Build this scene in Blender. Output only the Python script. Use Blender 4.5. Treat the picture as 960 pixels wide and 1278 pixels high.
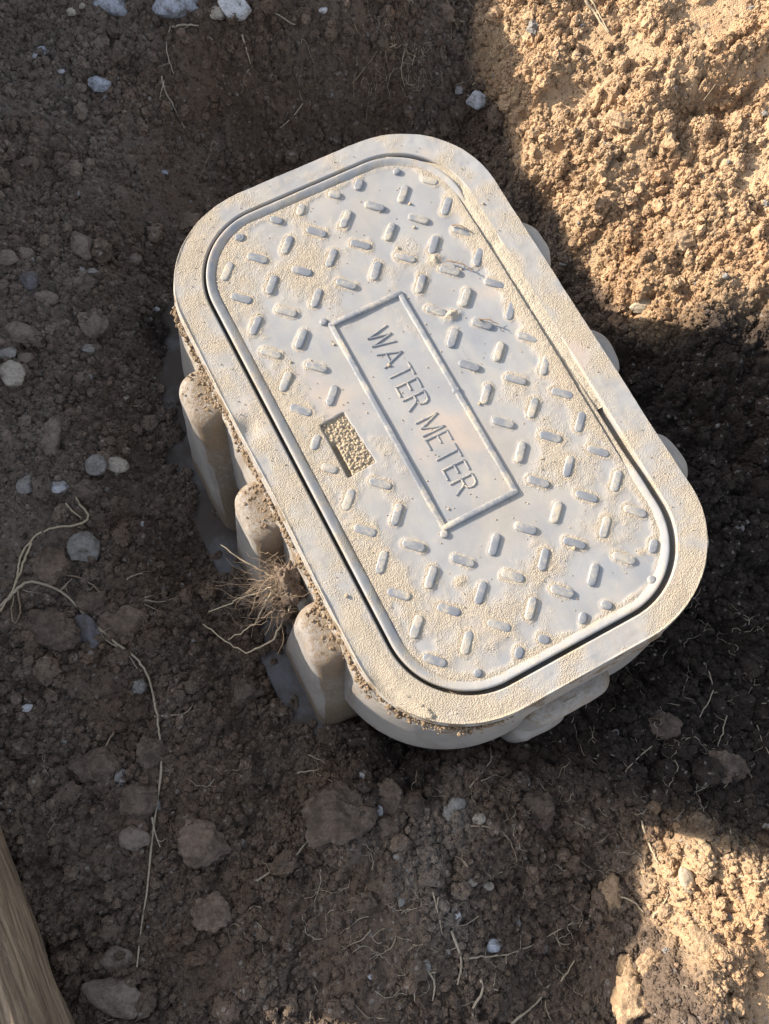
import bpy, math, random
import numpy as np
from mathutils import Vector, Matrix
random.seed(7); np.random.seed(7)
for o in list(bpy.data.objects): bpy.data.objects.remove(o)
SC = bpy.context.scene
COL = SC.collection

# ------------------------------------------------------------ camera
CAM = np.array([-0.05698, -0.26828, 0.64645])
CM = np.array([[0.99961829, 0.0, -0.02762756],
               [-0.00692885, 0.96804027, -0.25069909],
               [0.02674459, 0.25079482, 0.96767075]])
cd = bpy.data.cameras.new('camera'); cam = bpy.data.objects.new('camera', cd); COL.objects.link(cam)
M4 = Matrix([[*CM[0], CAM[0]], [*CM[1], CAM[1]], [*CM[2], CAM[2]], [0, 0, 0, 1]])
cam.matrix_world = M4
cd.sensor_fit = 'VERTICAL'; cd.sensor_height = 24; cd.lens = 24 * 1000 / 1278
cd.clip_start = 0.01; cd.clip_end = 500
SC.camera = cam
# ------------------------------------------------------------ light
SUN_AZ = math.radians(-21.5)      # direction the light travels, seen from above
SUN_EL = math.radians(21.0)
world = bpy.data.worlds.new('World'); SC.world = world; world.use_nodes = True
wn = world.node_tree.nodes; wl = world.node_tree.links
sky = wn.new('ShaderNodeTexSky'); sky.sky_type = 'NISHITA'; sky.sun_disc = False
sky.sun_elevation = SUN_EL; sky.sun_rotation = math.radians(90) - (SUN_AZ + math.pi)
sky.dust_density = 2.0
hs = wn.new('ShaderNodeHueSaturation'); hs.inputs['Saturation'].default_value = 0.45
wl.new(sky.outputs[0], hs.inputs['Color']); wl.new(hs.outputs[0], wn['Background'].inputs[0]); wn['Background'].inputs[1].default_value = 0.15
sl = bpy.data.lights.new('sun', 'SUN'); sun = bpy.data.objects.new('sun', sl); COL.objects.link(sun)
sl.energy = 4.8; sl.angle = math.radians(0.45); sl.color = (1.0, 0.87, 0.70)
SD = Vector((math.cos(SUN_AZ) * math.cos(SUN_EL), math.sin(SUN_AZ) * math.cos(SUN_EL), -math.sin(SUN_EL)))
sun.rotation_euler = SD.to_track_quat('-Z', 'Y').to_euler(); sun.location = (-2, 0.5, 1)
SC.view_settings.view_transform = 'Standard'; SC.view_settings.look = 'None'
SC.view_settings.exposure = 1.06; SC.view_settings.gamma = 1.0

# ------------------------------------------------------------ numpy noise
def _h(ix, iy, s):
    n = (ix.astype(np.int64) * 374761393 + iy.astype(np.int64) * 668265263 + s * 974634777) & 0x7fffffff
    n = ((n ^ (n >> 13)) * 1274126177) & 0x7fffffff
    n = (n ^ (n >> 16)) & 0x7fffffff
    n = (n * 69069 + 12345) & 0x7fffffff
    return (n >> 7).astype(np.float64) / float(1 << 24)
def pn(x, y, s=0):
    x0 = np.floor(x); y0 = np.floor(y); fx = x - x0; fy = y - y0
    u = fx * fx * fx * (fx * (fx * 6 - 15) + 10); v = fy * fy * fy * (fy * (fy * 6 - 15) + 10)
    def g(i, j):
        a = _h(x0 + i, y0 + j, s) * 2 * np.pi
        return np.cos(a) * (fx - i) + np.sin(a) * (fy - j)
    a = g(0, 0); b = g(1, 0); c = g(0, 1); d = g(1, 1)
    return 1.4 * ((a * (1 - u) + b * u) * (1 - v) + (c * (1 - u) + d * u) * v)
def fbm(x, y, s=0, o=4, g=.5):
    r = 0; a = 1; t = 0
    for k in range(o):
        r = r + a * pn(x * 2 ** k, y * 2 ** k, s + k * 17); t += a; a *= g
    return r / t
def worley(x, y, s=0):
    x0 = np.floor(x); y0 = np.floor(y); f1 = np.full(x.shape, 9.0); idc = np.zeros(x.shape)
    for i in (-1, 0, 1):
        for j in (-1, 0, 1):
            cx = x0 + i; cy = y0 + j
            dx = cx + _h(cx, cy, s) - x; dy = cy + _h(cx, cy, s + 5) - y
            d = dx * dx + dy * dy; m = d < f1
            f1 = np.where(m, d, f1); idc = np.where(m, _h(cx, cy, s + 9), idc)
    return np.sqrt(f1), idc
def sst(a, b, x):
    t = np.clip((x - a) / (b - a), 0, 1); return t * t * (3 - 2 * t)
def bumps(x, y, s):      # rounded clods on a jittered lattice, 0..1
    xx = x + .22 * pn(x * 2.3, y * 2.3, s + 50) + .10 * pn(x * 5.7, y * 5.7, s + 51); yy = y + .22 * pn(x * 2.3, y * 2.3, s + 52) + .10 * pn(x * 5.7, y * 5.7, s + 53)
    f, i = worley(xx, yy, s); r = .35 + .5 * i
    return np.clip((1 - f / r) * 1.9, 0, 1) ** .75 * (.35 + .65 * i)

# ------------------------------------------------------------ pixel -> place
def unproj(px, py, z):
    r = CM @ np.array([(px - 480) / 1000, -(py - 639) / 1000, -1.0])
    return CAM + (z - CAM[2]) / r[2] * r
U = np.array([0.88812, 0.45960]); V = np.array([0.45960, -0.88812])    # short and long axis of the box
THETA = math.atan2(U[1], U[0])
def boxuv(x, y): return x * U[0] + y * U[1], x * V[0] + y * V[1]

# ------------------------------------------------------------ mesh helpers
def link(name, verts, faces, mat=None, parent=None, smooth=True):
    me = bpy.data.meshes.new(name)
    me.from_pydata([tuple(v) for v in verts], [], faces); me.update()
    if smooth: me.polygons.foreach_set('use_smooth', [True] * len(me.polygons))
    if mat: me.materials.append(mat)
    o = bpy.data.objects.new(name, me); COL.objects.link(o)
    if parent: o.parent = parent
    return o
def fastmesh(name, V3, quads, mat, parent=None, attrs=None, smooth=True):
    me = bpy.data.meshes.new(name); n = len(V3); m = len(quads); k = quads.shape[1]
    me.vertices.add(n); me.vertices.foreach_set('co', np.ascontiguousarray(V3, dtype=np.float32).ravel())
    me.loops.add(m * k); me.loops.foreach_set('vertex_index', np.ascontiguousarray(quads, dtype=np.int32).ravel())
    me.polygons.add(m); me.polygons.foreach_set('loop_start', np.arange(0, m * k, k, dtype=np.int32))
    me.polygons.foreach_set('use_smooth', np.full(m, smooth))
    me.update(calc_edges=True); me.materials.append(mat)
    for a, d in (attrs or {}).items():
        at = me.attributes.new(a, 'FLOAT', 'POINT'); at.data.foreach_set('value', np.asarray(d, dtype=np.float32).ravel())
    o = bpy.data.objects.new(name, me); COL.objects.link(o)
    if parent: o.parent = parent
    return o
def gridquads(nx, ny):
    i = np.arange(nx * ny).reshape(ny, nx)
    return np.stack([i[:-1, :-1], i[:-1, 1:], i[1:, 1:], i[1:, :-1]], -1).reshape(-1, 4)
def tag(o, label=None, cat=None, group=None, kind=None):
    if label: o['label'] = label
    if cat: o['category'] = cat
    if group: o['group'] = group
    if kind: o['kind'] = kind
    return o
def empty(name, loc=(0, 0, 0), rz=0):
    o = bpy.data.objects.new(name, None); COL.objects.link(o); o.location = loc; o.rotation_euler = (0, 0, rz)
    o.empty_display_size = .02
    return o

# ------------------------------------------------------------ materials
class NT:
    def __init__(s, name):
        s.m = bpy.data.materials.new(name); s.m.use_nodes = True; s.t = s.m.node_tree; s.n = s.t.nodes
        s.b = s.n['Principled BSDF']; s.o = s.n['Material Output']
        s.geo = s.n.new('ShaderNodeNewGeometry'); s.tc = s.n.new('ShaderNodeTexCoord')
    def l(s, a, b): s.t.links.new(a, b)
    def inp(s, sock, v):
        if isinstance(v, bpy.types.NodeSocket): s.l(v, sock)
        else:
            if hasattr(sock, 'default_value'):
                sock.default_value = (*v, 1) if isinstance(v, tuple) and len(v) == 3 and sock.type == 'RGBA' else v
    def noise(s, scale, det=6, rough=.6, dist=0, vec=None, color=False):
        n = s.n.new('ShaderNodeTexNoise'); n.inputs['Scale'].default_value = scale; n.inputs['Detail'].default_value = det
        n.inputs['Roughness'].default_value = rough; n.inputs['Distortion'].default_value = dist
        s.l(vec or s.geo.outputs['Position'], n.inputs['Vector']); return n.outputs['Color' if color else 'Fac']
    def voro(s, scale, vec=None, out='Distance', feature='F1'):
        n = s.n.new('ShaderNodeTexVoronoi'); n.feature = feature; n.inputs['Scale'].default_value = scale
        s.l(vec or s.geo.outputs['Position'], n.inputs['Vector']); return n.outputs[out]
    def ramp(s, f, a, b, va=0.0, vb=1.0):
        n = s.n.new('ShaderNodeMapRange'); n.interpolation_type = 'SMOOTHSTEP'
        s.inp(n.inputs['Value'], f); s.inp(n.inputs['From Min'], a); s.inp(n.inputs['From Max'], b)
        n.inputs['To Min'].default_value = va; n.inputs['To Max'].default_value = vb; return n.outputs['Result']
    def mix(s, f, a, b, mode='MIX'):
        n = s.n.new('ShaderNodeMix'); n.data_type = 'RGBA'; n.blend_type = mode
        s.inp(n.inputs[0], f); s.inp(n.inputs[6], a); s.inp(n.inputs[7], b); return n.outputs[2]
    def math(s, op, a, b=0.0, c=None):
        n = s.n.new('ShaderNodeMath'); n.operation = op; s.inp(n.inputs[0], a); s.inp(n.inputs[1], b)
        if c is not None: s.inp(n.inputs[2], c)
        return n.outputs[0]
    def attr(s, name, typ='GEOMETRY'):
        n = s.n.new('ShaderNodeAttribute'); n.attribute_name = name; n.attribute_type = typ; return n.outputs['Fac']
    def scaled(s, v, src='Object'):
        n = s.n.new('ShaderNodeMapping'); n.inputs['Scale'].default_value = v; s.l(s.tc.outputs[src], n.inputs['Vector']); return n.outputs[0]
    def bump(s, h, dist, strength=1.0, normal=None):
        n = s.n.new('ShaderNodeBump'); n.inputs['Distance'].default_value = dist; s.inp(n.inputs['Strength'], strength)
        s.inp(n.inputs['Height'], h)
        if normal: s.l(normal, n.inputs['Normal'])
        return n.outputs[0]
    def out(s, col, rough=.9, spec=.2, normal=None):
        s.inp(s.b.inputs['Base Color'], col); s.inp(s.b.inputs['Roughness'], rough)
        s.inp(s.b.inputs['Specular IOR Level'], spec)
        if normal: s.l(normal, s.b.inputs['Normal'])
        return s.m

MOIST = (.14, .11, .089); DRY = (.455, .332, .216); GREYD = (.20, .175, .155); SHADE_COL = (.033, .028, .026); DUST = (.56, .46, .34)  # the near-black tone paints shade into the soil beside the box
def soil_material(name, typ, toned=False):
    t = NT(name)
    dry = t.attr('dry', typ); peb = t.attr('pale', typ)
    n1 = t.noise(9, 5); n2 = t.noise(60, 6, .7); n3 = t.noise(420, 4, .7)
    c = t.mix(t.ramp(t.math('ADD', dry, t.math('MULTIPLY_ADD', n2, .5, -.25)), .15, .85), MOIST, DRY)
    c = t.mix(t.math('MULTIPLY', peb, .8), c, GREYD)
    shd = t.attr('shade_tone', typ); c = t.mix(t.ramp(t.math('ADD', shd, t.math('MULTIPLY_ADD', n2, .5, -.25)), .1, .9, 0, .9), c, SHADE_COL)  # shade put into the soil colour over this mask
    c = t.mix(t.ramp(n1, .35, .7), c, t.mix(1.0, c, (.84, .76, .70), 'MULTIPLY'))
    c = t.mix(t.ramp(n2, .3, .75, .0, .55), c, t.mix(1.0, c, (1.35, 1.28, 1.2), 'MULTIPLY'))
    c = t.mix(t.ramp(n3, .35, .7, .0, .5), c, t.mix(1.0, c, (.62, .60, .6), 'MULTIPLY'))
    gr = t.voro(330, out='Color'); sep = t.n.new('ShaderNodeSeparateColor'); t.l(gr, sep.inputs[0])
    c = t.mix(t.ramp(sep.outputs[0], .965, .985, 0, .45), c, (.33, .31, .29))
    c = t.mix(t.ramp(sep.outputs[1], .92, .97, 0, .6), c, (.025, .02, .018))
    if toned:
        tone = t.attr('tone', typ)
        c = t.mix(t.ramp(tone, .0, .5, .55, 0), c, t.mix(1.0, c, (.6, .56, .54), 'MULTIPLY'))
        c = t.mix(t.ramp(tone, .6, 1.0, 0, .6), c, t.mix(1.0, c, (1.5, 1.45, 1.4), 'MULTIPLY'))
        c = t.mix(t.ramp(tone, .9945, .9955, 0, 1), c, (.27, .26, .25))
    h = t.math('ADD', t.math('MULTIPLY', n2, .6), t.math('MULTIPLY', n3, .5))
    nb = t.bump(t.math('ADD', h, t.math('MULTIPLY', t.voro(520), .35)), .0035, .9)
    return t.out(c, t.ramp(dry, 0, 1, .86, .97), .22, nb)
M_SOIL = soil_material('soil', 'GEOMETRY'); M_CRUMB = soil_material('soil_crumb', 'INSTANCER', True)

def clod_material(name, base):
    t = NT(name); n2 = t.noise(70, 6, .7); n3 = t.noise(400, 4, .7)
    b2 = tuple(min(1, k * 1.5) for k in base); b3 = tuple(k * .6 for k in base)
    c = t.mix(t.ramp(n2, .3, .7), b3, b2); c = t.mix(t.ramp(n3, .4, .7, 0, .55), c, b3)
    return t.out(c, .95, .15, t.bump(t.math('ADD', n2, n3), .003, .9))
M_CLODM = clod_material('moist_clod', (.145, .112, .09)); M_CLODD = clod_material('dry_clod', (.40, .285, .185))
M_CLODB = clod_material('brown_clod', (.18, .137, .108))

def stone_material(name, base, dirt=.4, dcol=(.08, .06, .048)):
    t = NT(name); o = t.geo.outputs['Position']
    n1 = t.noise(90, 7, .75, vec=o); n2 = t.noise(330, 5, .65, vec=o)
    c = t.mix(t.ramp(n2, .3, .75), tuple(k * .75 for k in base), tuple(min(.85, k * 1.18) for k in base))
    c = t.mix(t.ramp(n1, 1 - dirt - .12, 1 - dirt + .12, 0, .85), c, dcol)
    return t.out(c, .78, .3, t.bump(t.math('ADD', n1, t.math('MULTIPLY', n2, .5)), .003, .8))
ST = {'white': stone_material('white_stone', (.50, .51, .54), .42), 'bluish': stone_material('bluish_stone', (.37, .40, .47), .44),
      'grey': stone_material('grey_stone', (.27, .26, .25), .42), 'brown': stone_material('brown_stone', (.22, .175, .15), .45),
      'pale': stone_material('pale_stone', (.40, .36, .31), .42), 'dark': stone_material('dark_stone', (.15, .145, .16), .45),
      'tan': stone_material('tan_stone', (.52, .44, .33), .25, (.30, .2, .13))}

def plastic_material():
    t = NT('dusty_grey_plastic'); d = t.attr('dust'); o = t.tc.outputs['Object']
    n1 = t.noise(22, 6, .6, vec=o); n2 = t.noise(260, 5, .7, vec=o); n3 = t.noise(1300, 3, .7, vec=o)
    brush = t.noise(30, 5, .6, 1.2, vec=t.scaled((1.0, .35, 1)))
    bare = t.mix(t.ramp(n1, .3, .7), (.25, .265, .295), (.325, .333, .348))
    bare = t.mix(t.ramp(brush, .45, .75, 0, .55), bare, (.40, .375, .335))
    st = t.noise(11, 3, .5, vec=o)
    bare = t.mix(t.ramp(st, .56, .70, 0, .55), bare, (.47, .355, .29))
    scr = t.noise(9, 6, .8, 2.5, vec=t.scaled((14, 1.2, 1)))
    bare = t.mix(t.ramp(scr, .60, .66, 0, .5), bare, (.22, .235, .265))
    dc = t.mix(n2, (.39, .325, .243), (.49, .42, .325)); dc = t.mix(t.ramp(n3, .5, .75, 0, .6), dc, (.36, .30, .225))
    f = t.ramp(t.math('ADD', d, t.math('MULTIPLY_ADD', n2, .5, -.25)), .12, .92)
    film = t.noise(7, 6, .65, .8, vec=o)
    c = t.mix(t.math('MAXIMUM', t.math('MULTIPLY', f, .85), t.ramp(film, .35, .72, .0, .45)), bare, dc)
    rough = t.ramp(f, 0, 1, .5, .98)
    gv = t.voro(850, vec=o)
    nb = t.bump(t.math('ADD', t.math('ADD', n2, n3), gv), .0014, t.ramp(t.math('MULTIPLY', f, t.ramp(n1, .3, .65, .45, 1.0)), 0, 1, .05, .8))
    nb = t.bump(brush, .002, .12, nb)
    return t.out(c, rough, .35, nb)
M_PLASTIC = plastic_material()
def tread_material():
    t = NT('bare_grey_plastic'); o = t.geo.outputs['Position']
    n1 = t.noise(35, 5, .6); n2 = t.noise(320, 4, .7); n3 = t.noise(1300, 3, .7)
    c = t.mix(t.ramp(n1, .3, .7), (.18, .195, .225), (.265, .275, .295))
    f = t.ramp(t.math('ADD', n1, t.math('MULTIPLY', n2, .5)), .68, 1.0)
    c = t.mix(f, c, (.50, .44, .35))
    nb = t.bump(t.math('ADD', n2, n3), .001, t.ramp(f, 0, 1, .15, .8))
    return t.out(c, t.ramp(f, 0, 1, .45, .95), .35, nb)
M_TREAD = tread_material()
def body_material():
    t = NT('muddy_box_wall'); o = t.tc.outputs['Object']; d = t.attr('dust')
    n1 = t.noise(18, 6, .65, vec=o); n2 = t.noise(240, 5, .7, vec=o); n3 = t.noise(900, 3, .7, vec=o)
    c = t.mix(t.ramp(n1, .3, .7), (.27, .26, .255), (.36, .335, .305))
    m = t.ramp(t.math('ADD', d, t.math('MULTIPLY_ADD', n2, .9, -.45)), .3, .7)
    c = t.mix(m, c, t.mix(n2, (.12, .088, .062), (.37, .285, .20)))
    sc_ = t.noise(16, 7, .75, 1.0, vec=t.scaled((1, 1, .25)))
    c = t.mix(t.ramp(sc_, .48, .68, 0, .6), c, (.2, .15, .11))
    nb = t.bump(t.math('ADD', n2, n3), .0018, t.ramp(m, 0, 1, .35, 1))
    return t.out(c, t.ramp(m, 0, 1, .6, .97), .25, nb)
M_BODY = body_material()
def flange_material():
    t = NT('wet_grey_flange'); n1 = t.noise(14, 6, .7); n2 = t.noise(120, 5, .7)
    c = t.mix(t.ramp(n1, .36, .58), (.082, .084, .096), (.06, .050, .043)); c = t.mix(t.ramp(n2, .5, .7, 0, .5), c, (.07, .055, .045))
    return t.out(c, t.ramp(n1, .4, .6, .45, .9), .4, t.bump(n2, .002, .5))
M_FLANGE = flange_material()
def root_material(name, a, b):
    t = NT(name); n = t.noise(300, 5, .7)
    return t.out(t.mix(n, a, b), .8, .2, t.bump(n, .0006, .8))
M_ROOT = root_material('pale_root', (.22, .18, .13), (.50, .43, .34)); M_ROOTD = root_material('brown_root', (.15, .11, .08), (.34, .26, .19))
M_STRAW = root_material('straw', (.30, .24, .16), (.55, .47, .35))
def bark_material():
    t = NT('weathered_bark'); v = t.scaled((95, 95, 6.5)); n1 = t.noise(2.0, 7, .7, 1.0, vec=v); n2 = t.noise(160, 5, .7)
    c = t.mix(t.ramp(n1, .35, .65), (.19, .14, .10), (.44, .33, .23)); c = t.mix(t.ramp(n2, .5, .75, 0, .5), c, (.36, .29, .22))
    return t.out(c, .85, .2, t.bump(t.math('ADD', n1, t.math('MULTIPLY', n2, .3)), .006, .9))
def wood_material():
    t = NT('split_wood'); v = t.scaled((110, 110, 6)); n1 = t.noise(2.0, 6, .65, .6, vec=v)
    c = t.mix(n1, (.26, .18, .10), (.60, .45, .27)); return t.out(c, .8, .2, t.bump(n1, .003, .8))

# ------------------------------------------------------------ terrain heights
CTRL = [(-60,-60,-.12),(0,0,-.135),(0,200,-.15),(0,400,-.155),(0,600,-.16),(0,800,-.165),(0,1000,-.17),(0,1278,-.17),
 (100,100,-.15),(100,300,-.175),(100,500,-.19),(100,700,-.195),(100,950,-.185),(120,1200,-.17),
 (185,450,-.228),(205,560,-.236),(235,690,-.248),(255,735,-.232),(290,790,-.230),(345,860,-.243),(370,925,-.235),(195,350,-.235),(140,450,-.195),(150,560,-.195),(165,690,-.200),(200,830,-.200),(270,960,-.19),(150,350,-.19),(290,650,-.246),(330,790,-.236),
 (260,600,-.244),(300,0,-.105),(180,0,-.11),(300,100,-.16),(300,180,-.225),(400,165,-.235),(330,130,-.19),(450,0,-.115),(450,90,-.18),(450,150,-.235),(450,125,-.205),(520,60,-.185),(590,0,-.20),(597,95,-.222),(612,175,-.24),(665,280,-.24),(735,380,-.235),(655,0,-.150),(662,100,-.168),(684,190,-.182),(738,275,-.186),(792,365,-.19),(840,420,-.188),(765,1090,-.20),(735,1210,-.19),(835,1080,-.155),(805,1200,-.148),
 (220,260,-.235),(180,240,-.19),(705,345,-.24),(790,470,-.22),(880,530,-.185),(960,500,-.17),(960,700,-.185),(900,800,-.195),(960,1000,-.16),
 (720,150,-.172),(710,60,-.150),(800,300,-.17),(850,200,-.14),(850,60,-.105),(960,60,-.085),(960,250,-.12),(900,400,-.155),(885,125,-.13),
 (1040,100,-.07),(1040,400,-.12),(1040,900,-.165),(1040,1250,-.11),
 (600,1000,-.18),(540,965,-.20),(620,960,-.21),(440,930,-.21),(700,960,-.20),(450,1000,-.17),(450,1150,-.16),(300,1100,-.17),(250,1250,-.16),(600,1150,-.165),(600,1278,-.155),
 (800,1000,-.175),(860,1100,-.145),(960,1250,-.115),(800,1250,-.145),(760,900,-.19),(450,1340,-.15),(100,1340,-.16)]
_P = np.array([unproj(a, b, c) for a, b, c in CTRL])
def _k(r): return np.sqrt(r * r + .03 ** 2)
_A = _k(np.linalg.norm(_P[:, None, :2] - _P[None, :, :2], axis=2)) + np.eye(len(_P)) * -1e-3
_W = np.linalg.solve(np.block([[_A, np.ones((len(_P), 1))], [np.ones((1, len(_P))), np.zeros((1, 1))]]), np.append(_P[:, 2], 0))
def rbf(x, y):
    r = np.full(x.shape, _W[-1])
    for w, p in zip(_W[:-1], _P): r = r + w * _k(np.hypot(x - p[0], y - p[1]))
    return r
# unseen heap added left of the pit: crest shaped to cast the shade line
XC = -0.74
GR = [(628,0,-.185),(632,110,-.2),(650,190,-.2),(702,275,-.2),(765,385,-.2),(800,440,-.2),(258,562,-.08),(320,695,-.08),(397,850,-.08),(822,1040,-.175),(800,1160,-.17),(772,1278,-.165)]
te = math.tan(SUN_EL)
_c = []
for a, b, z in GR:
    if z < -.1:
        for _ in range(12): g = unproj(a, b, z); z = float(rbf(np.array(g[0]), np.array(g[1])))
    g = unproj(a, b, z); L = (g[0] - XC) / math.cos(SUN_AZ); _c.append((g[1] - L * math.sin(SUN_AZ), z + L * te))
_c = np.array(sorted(_c))
_cs = np.polyfit(_c[:, 0], _c[:, 1], 3)
print('crest', _c.round(3).tolist())
def crest(y):
    lo = sst(-.235, -.275, y); y = np.maximum(y, -.24)
    return (1 - lo) * np.interp(y, _c[:, 0], .75 * _c[:, 1] + .25 * np.polyval(_cs, _c[:, 0])) + lo * .09
FEAT = [(unproj(a, b, -.12)[:2], rx, ry, dz) for a, b, rx, ry, dz in [(905,128,.045,.016,-.034),(940,150,.04,.014,-.02),(875,92,.06,.018,.012),(800,120,.05,.02,.01),(830,215,.03,.02,-.016),(705,150,.02,.014,-.012),(850,400,.04,.02,-.012),(965,330,.04,.03,.01),(870,1235,.045,.035,.020),(880,1180,.03,.03,.008)]]
def base_h(x, y):
    cx = np.clip(x, -.60, .62); cy = np.clip(y, -.62, .82)
    h = rbf(cx, cy)
    for (fx_, fy_), rx, ry, dz in FEAT: h = h + dz * np.exp(-((x - fx_) / rx) ** 2 - ((y - fy_) / ry) ** 2)
    dd = np.hypot(x - cx, y - cy); far = -.04 + .03 * fbm(x * 1.3, y * 1.3, 91, 3)
    h = h + (far - h) * sst(0, .7, dd)
    w = sst(-.56, XC, x) * sst(-4.5, -3.8, x) if False else sst(0, 1, (-.56 - x) / (-.56 - XC))
    back = sst(0, 1, (x + 1.7) / (1.7 + XC + .03)); yw = sst(-1.6, -.9, y) * sst(2.0, 1.2, y)
    m = w * back * yw
    return h * (1 - m) + crest(y - (x - XC) * math.tan(SUN_AZ)) * m
PALEP = [(unproj(a, b, -.17)[:2], r, k) for a, b, r, k in [(575,1020,.03,1.6),(590,1105,.03,1.2),(205,45,.03,1.2),(560,1060,.03,1.0),(30,20,.05,1.2),(460,990,.03,.8)]]
def masks(x, y):
    """dry, pale(gravelly), painted shade masks at a place"""
    wx = x + .05 * pn(x * 6, y * 6, 3); wy = y + .05 * pn(x * 6, y * 6, 4)
    line = sst(.06, .20, wx - (.16 + .04 * np.tanh(-(wy - .1) * 2)))
    z = base_h(x, y)
    dry = sst(-.232, -.205, z + .012 * pn(x * 9, y * 9, 8)) * sst(.06, .125, wx - .135 * sst(-.12, -.30, wy) - .09 * sst(.42, .15, wy) * sst(-.2, .0, wy))  # dry soil tone, its border also drawn along the sun line
    shade_tone = sst(1.35, .85, np.hypot((wx - .30) / .34, (wy + .10 + .20 * (wx - .3)) / .25))  # shade painted where the box's shadow falls on the right
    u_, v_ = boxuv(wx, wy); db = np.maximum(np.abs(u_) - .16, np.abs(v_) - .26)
    shade_tone = np.maximum(shade_tone, sst(.07, .01, db) * .85)  # shade painted close round the box walls
    dry = dry * (1 - .9 * shade_tone)
    pale = sst(-.15, -.42, wx) * sst(-.45, .1, wy) * .75 + sst(.50, .66, wy) * sst(.2, -.1, wx) * .7
    for (fx_, fy_), r_, k_ in PALEP: pale = np.maximum(pale, k_ * np.exp(-((wx - fx_) ** 2 + (wy - fy_) ** 2) / r_ ** 2))
    dry = np.maximum(dry, .25 * sst(.56, .7, wy))
    return np.clip(dry, 0, 1), np.clip(pale, 0, 1.5), np.clip(shade_tone, 0, 1)
SMOOTH = [(705,110,28),(690,160,16),(800,205,14),(755,275,14),(860,60,55),(800,85,25),(740,60,30),(930,130,30),(925,240,25),(985,1255,85),(250,1190,60),(30,120,30),(420,70,25),(235,90,40),(960,340,25),(100,860,25)]
_S = [(unproj(a, b, -.15), r / 1250) for a, b, r in SMOOTH]
def smoothmask(x, y):
    m = np.zeros(x.shape); wx = x + .02 * pn(x * 25, y * 25, 33); wy = y + .02 * pn(x * 25, y * 25, 34)
    for p, r in _S: m = np.maximum(m, (1 if p[0] > .1 else .62) * sst(r * 1.35, r * .6, np.hypot(wx - p[0], wy - p[1])))
    return m
def axis(lo, hi, step, far):
    a = list(np.arange(lo, hi + step / 2, step)); s = step; x = hi; up = []
    while x < far: s = min(s * 1.16, 3.0); x += s; up.append(x)
    s = step; x = lo; dn = []
    while x > -far: s = min(s * 1.16, 3.0); x -= s; dn.append(x)
    return np.array(dn[::-1] + a + up)
GX = axis(-.60, .60, .0017, 30); GY = axis(-.62, .82, .0017, 30)
XX, YY = np.meshgrid(GX, GY)
SM = smoothmask(XX, YY); DRYM, PALE, SHADEM = masks(XX, YY)
CALM = sst(-.05, .35, fbm(XX * 5 + 3, YY * 5, 141, 3)) * sst(.12, -.05, XX)
rough = (1 - .88 * SM) * (1 - .6 * CALM)
HH = base_h(XX, YY)
wx = XX + .006 * pn(XX * 40, YY * 40, 61); wy = YY + .006 * pn(XX * 40, YY * 40, 62)
HH += .013 * fbm(XX * 7, YY * 7, 11, 3) * (.6 + .4 * rough)
BK = 1 + .6 * sst(.1, .25, XX)
HH += rough * (BK * .011 * bumps(wx * 17, wy * 17, 21) + BK * .0075 * bumps(wx * 42, wy * 42, 31) + .0042 * bumps(wx * 95, wy * 95, 41)
               + .0026 * bumps(wx * 190, wy * 190, 51) - .009)
HH += .0045 * rough * fbm(XX * 60, YY * 60, 71, 4, .6)
HH += .0012 * fbm(XX * 150, YY * 150, 81, 3, .7)
# flat bed under the box so nothing pokes through
bu, bv = boxuv(XX, YY)
inbox = sst(.02, -.01, np.maximum(np.abs(bu) - .155, np.abs(bv) - .262))
HH = HH * (1 - inbox) + np.minimum(HH, -.24) * inbox
# extra horizontal crumbling in the finely meshed part gives small overhangs
fine = (np.abs(XX) < .6) & (YY > -.62) & (YY < .82)
DX = .0016 * pn(XX * 170, YY * 170, 101) * fine * rough; DY = .0016 * pn(XX * 170, YY * 170, 102) * fine * rough
def hgt(x, y):
    x = np.asarray(x, float); y = np.asarray(y, float)
    i = np.clip(np.searchsorted(GX, x) - 1, 0, len(GX) - 2); j = np.clip(np.searchsorted(GY, y) - 1, 0, len(GY) - 2)
    fx = (x - GX[i]) / (GX[i + 1] - GX[i]); fy = (y - GY[j]) / (GY[j + 1] - GY[j])
    return (HH[j, i] * (1 - fx) + HH[j, i + 1] * fx) * (1 - fy) + (HH[j + 1, i] * (1 - fx) + HH[j + 1, i + 1] * fx) * fy
def at(px, py, dz=0.0):
    z = -.17
    for k in range(14):
        p = unproj(px, py, z); z = z * .4 + (float(hgt(p[0], p[1])) + dz) * .6
    return unproj(px, py, z)
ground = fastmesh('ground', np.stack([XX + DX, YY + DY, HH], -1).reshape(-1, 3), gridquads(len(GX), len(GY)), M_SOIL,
                  attrs={'dry': DRYM, 'pale': PALE, 'shade_tone': SHADEM})
tag(ground, kind='structure')

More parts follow.
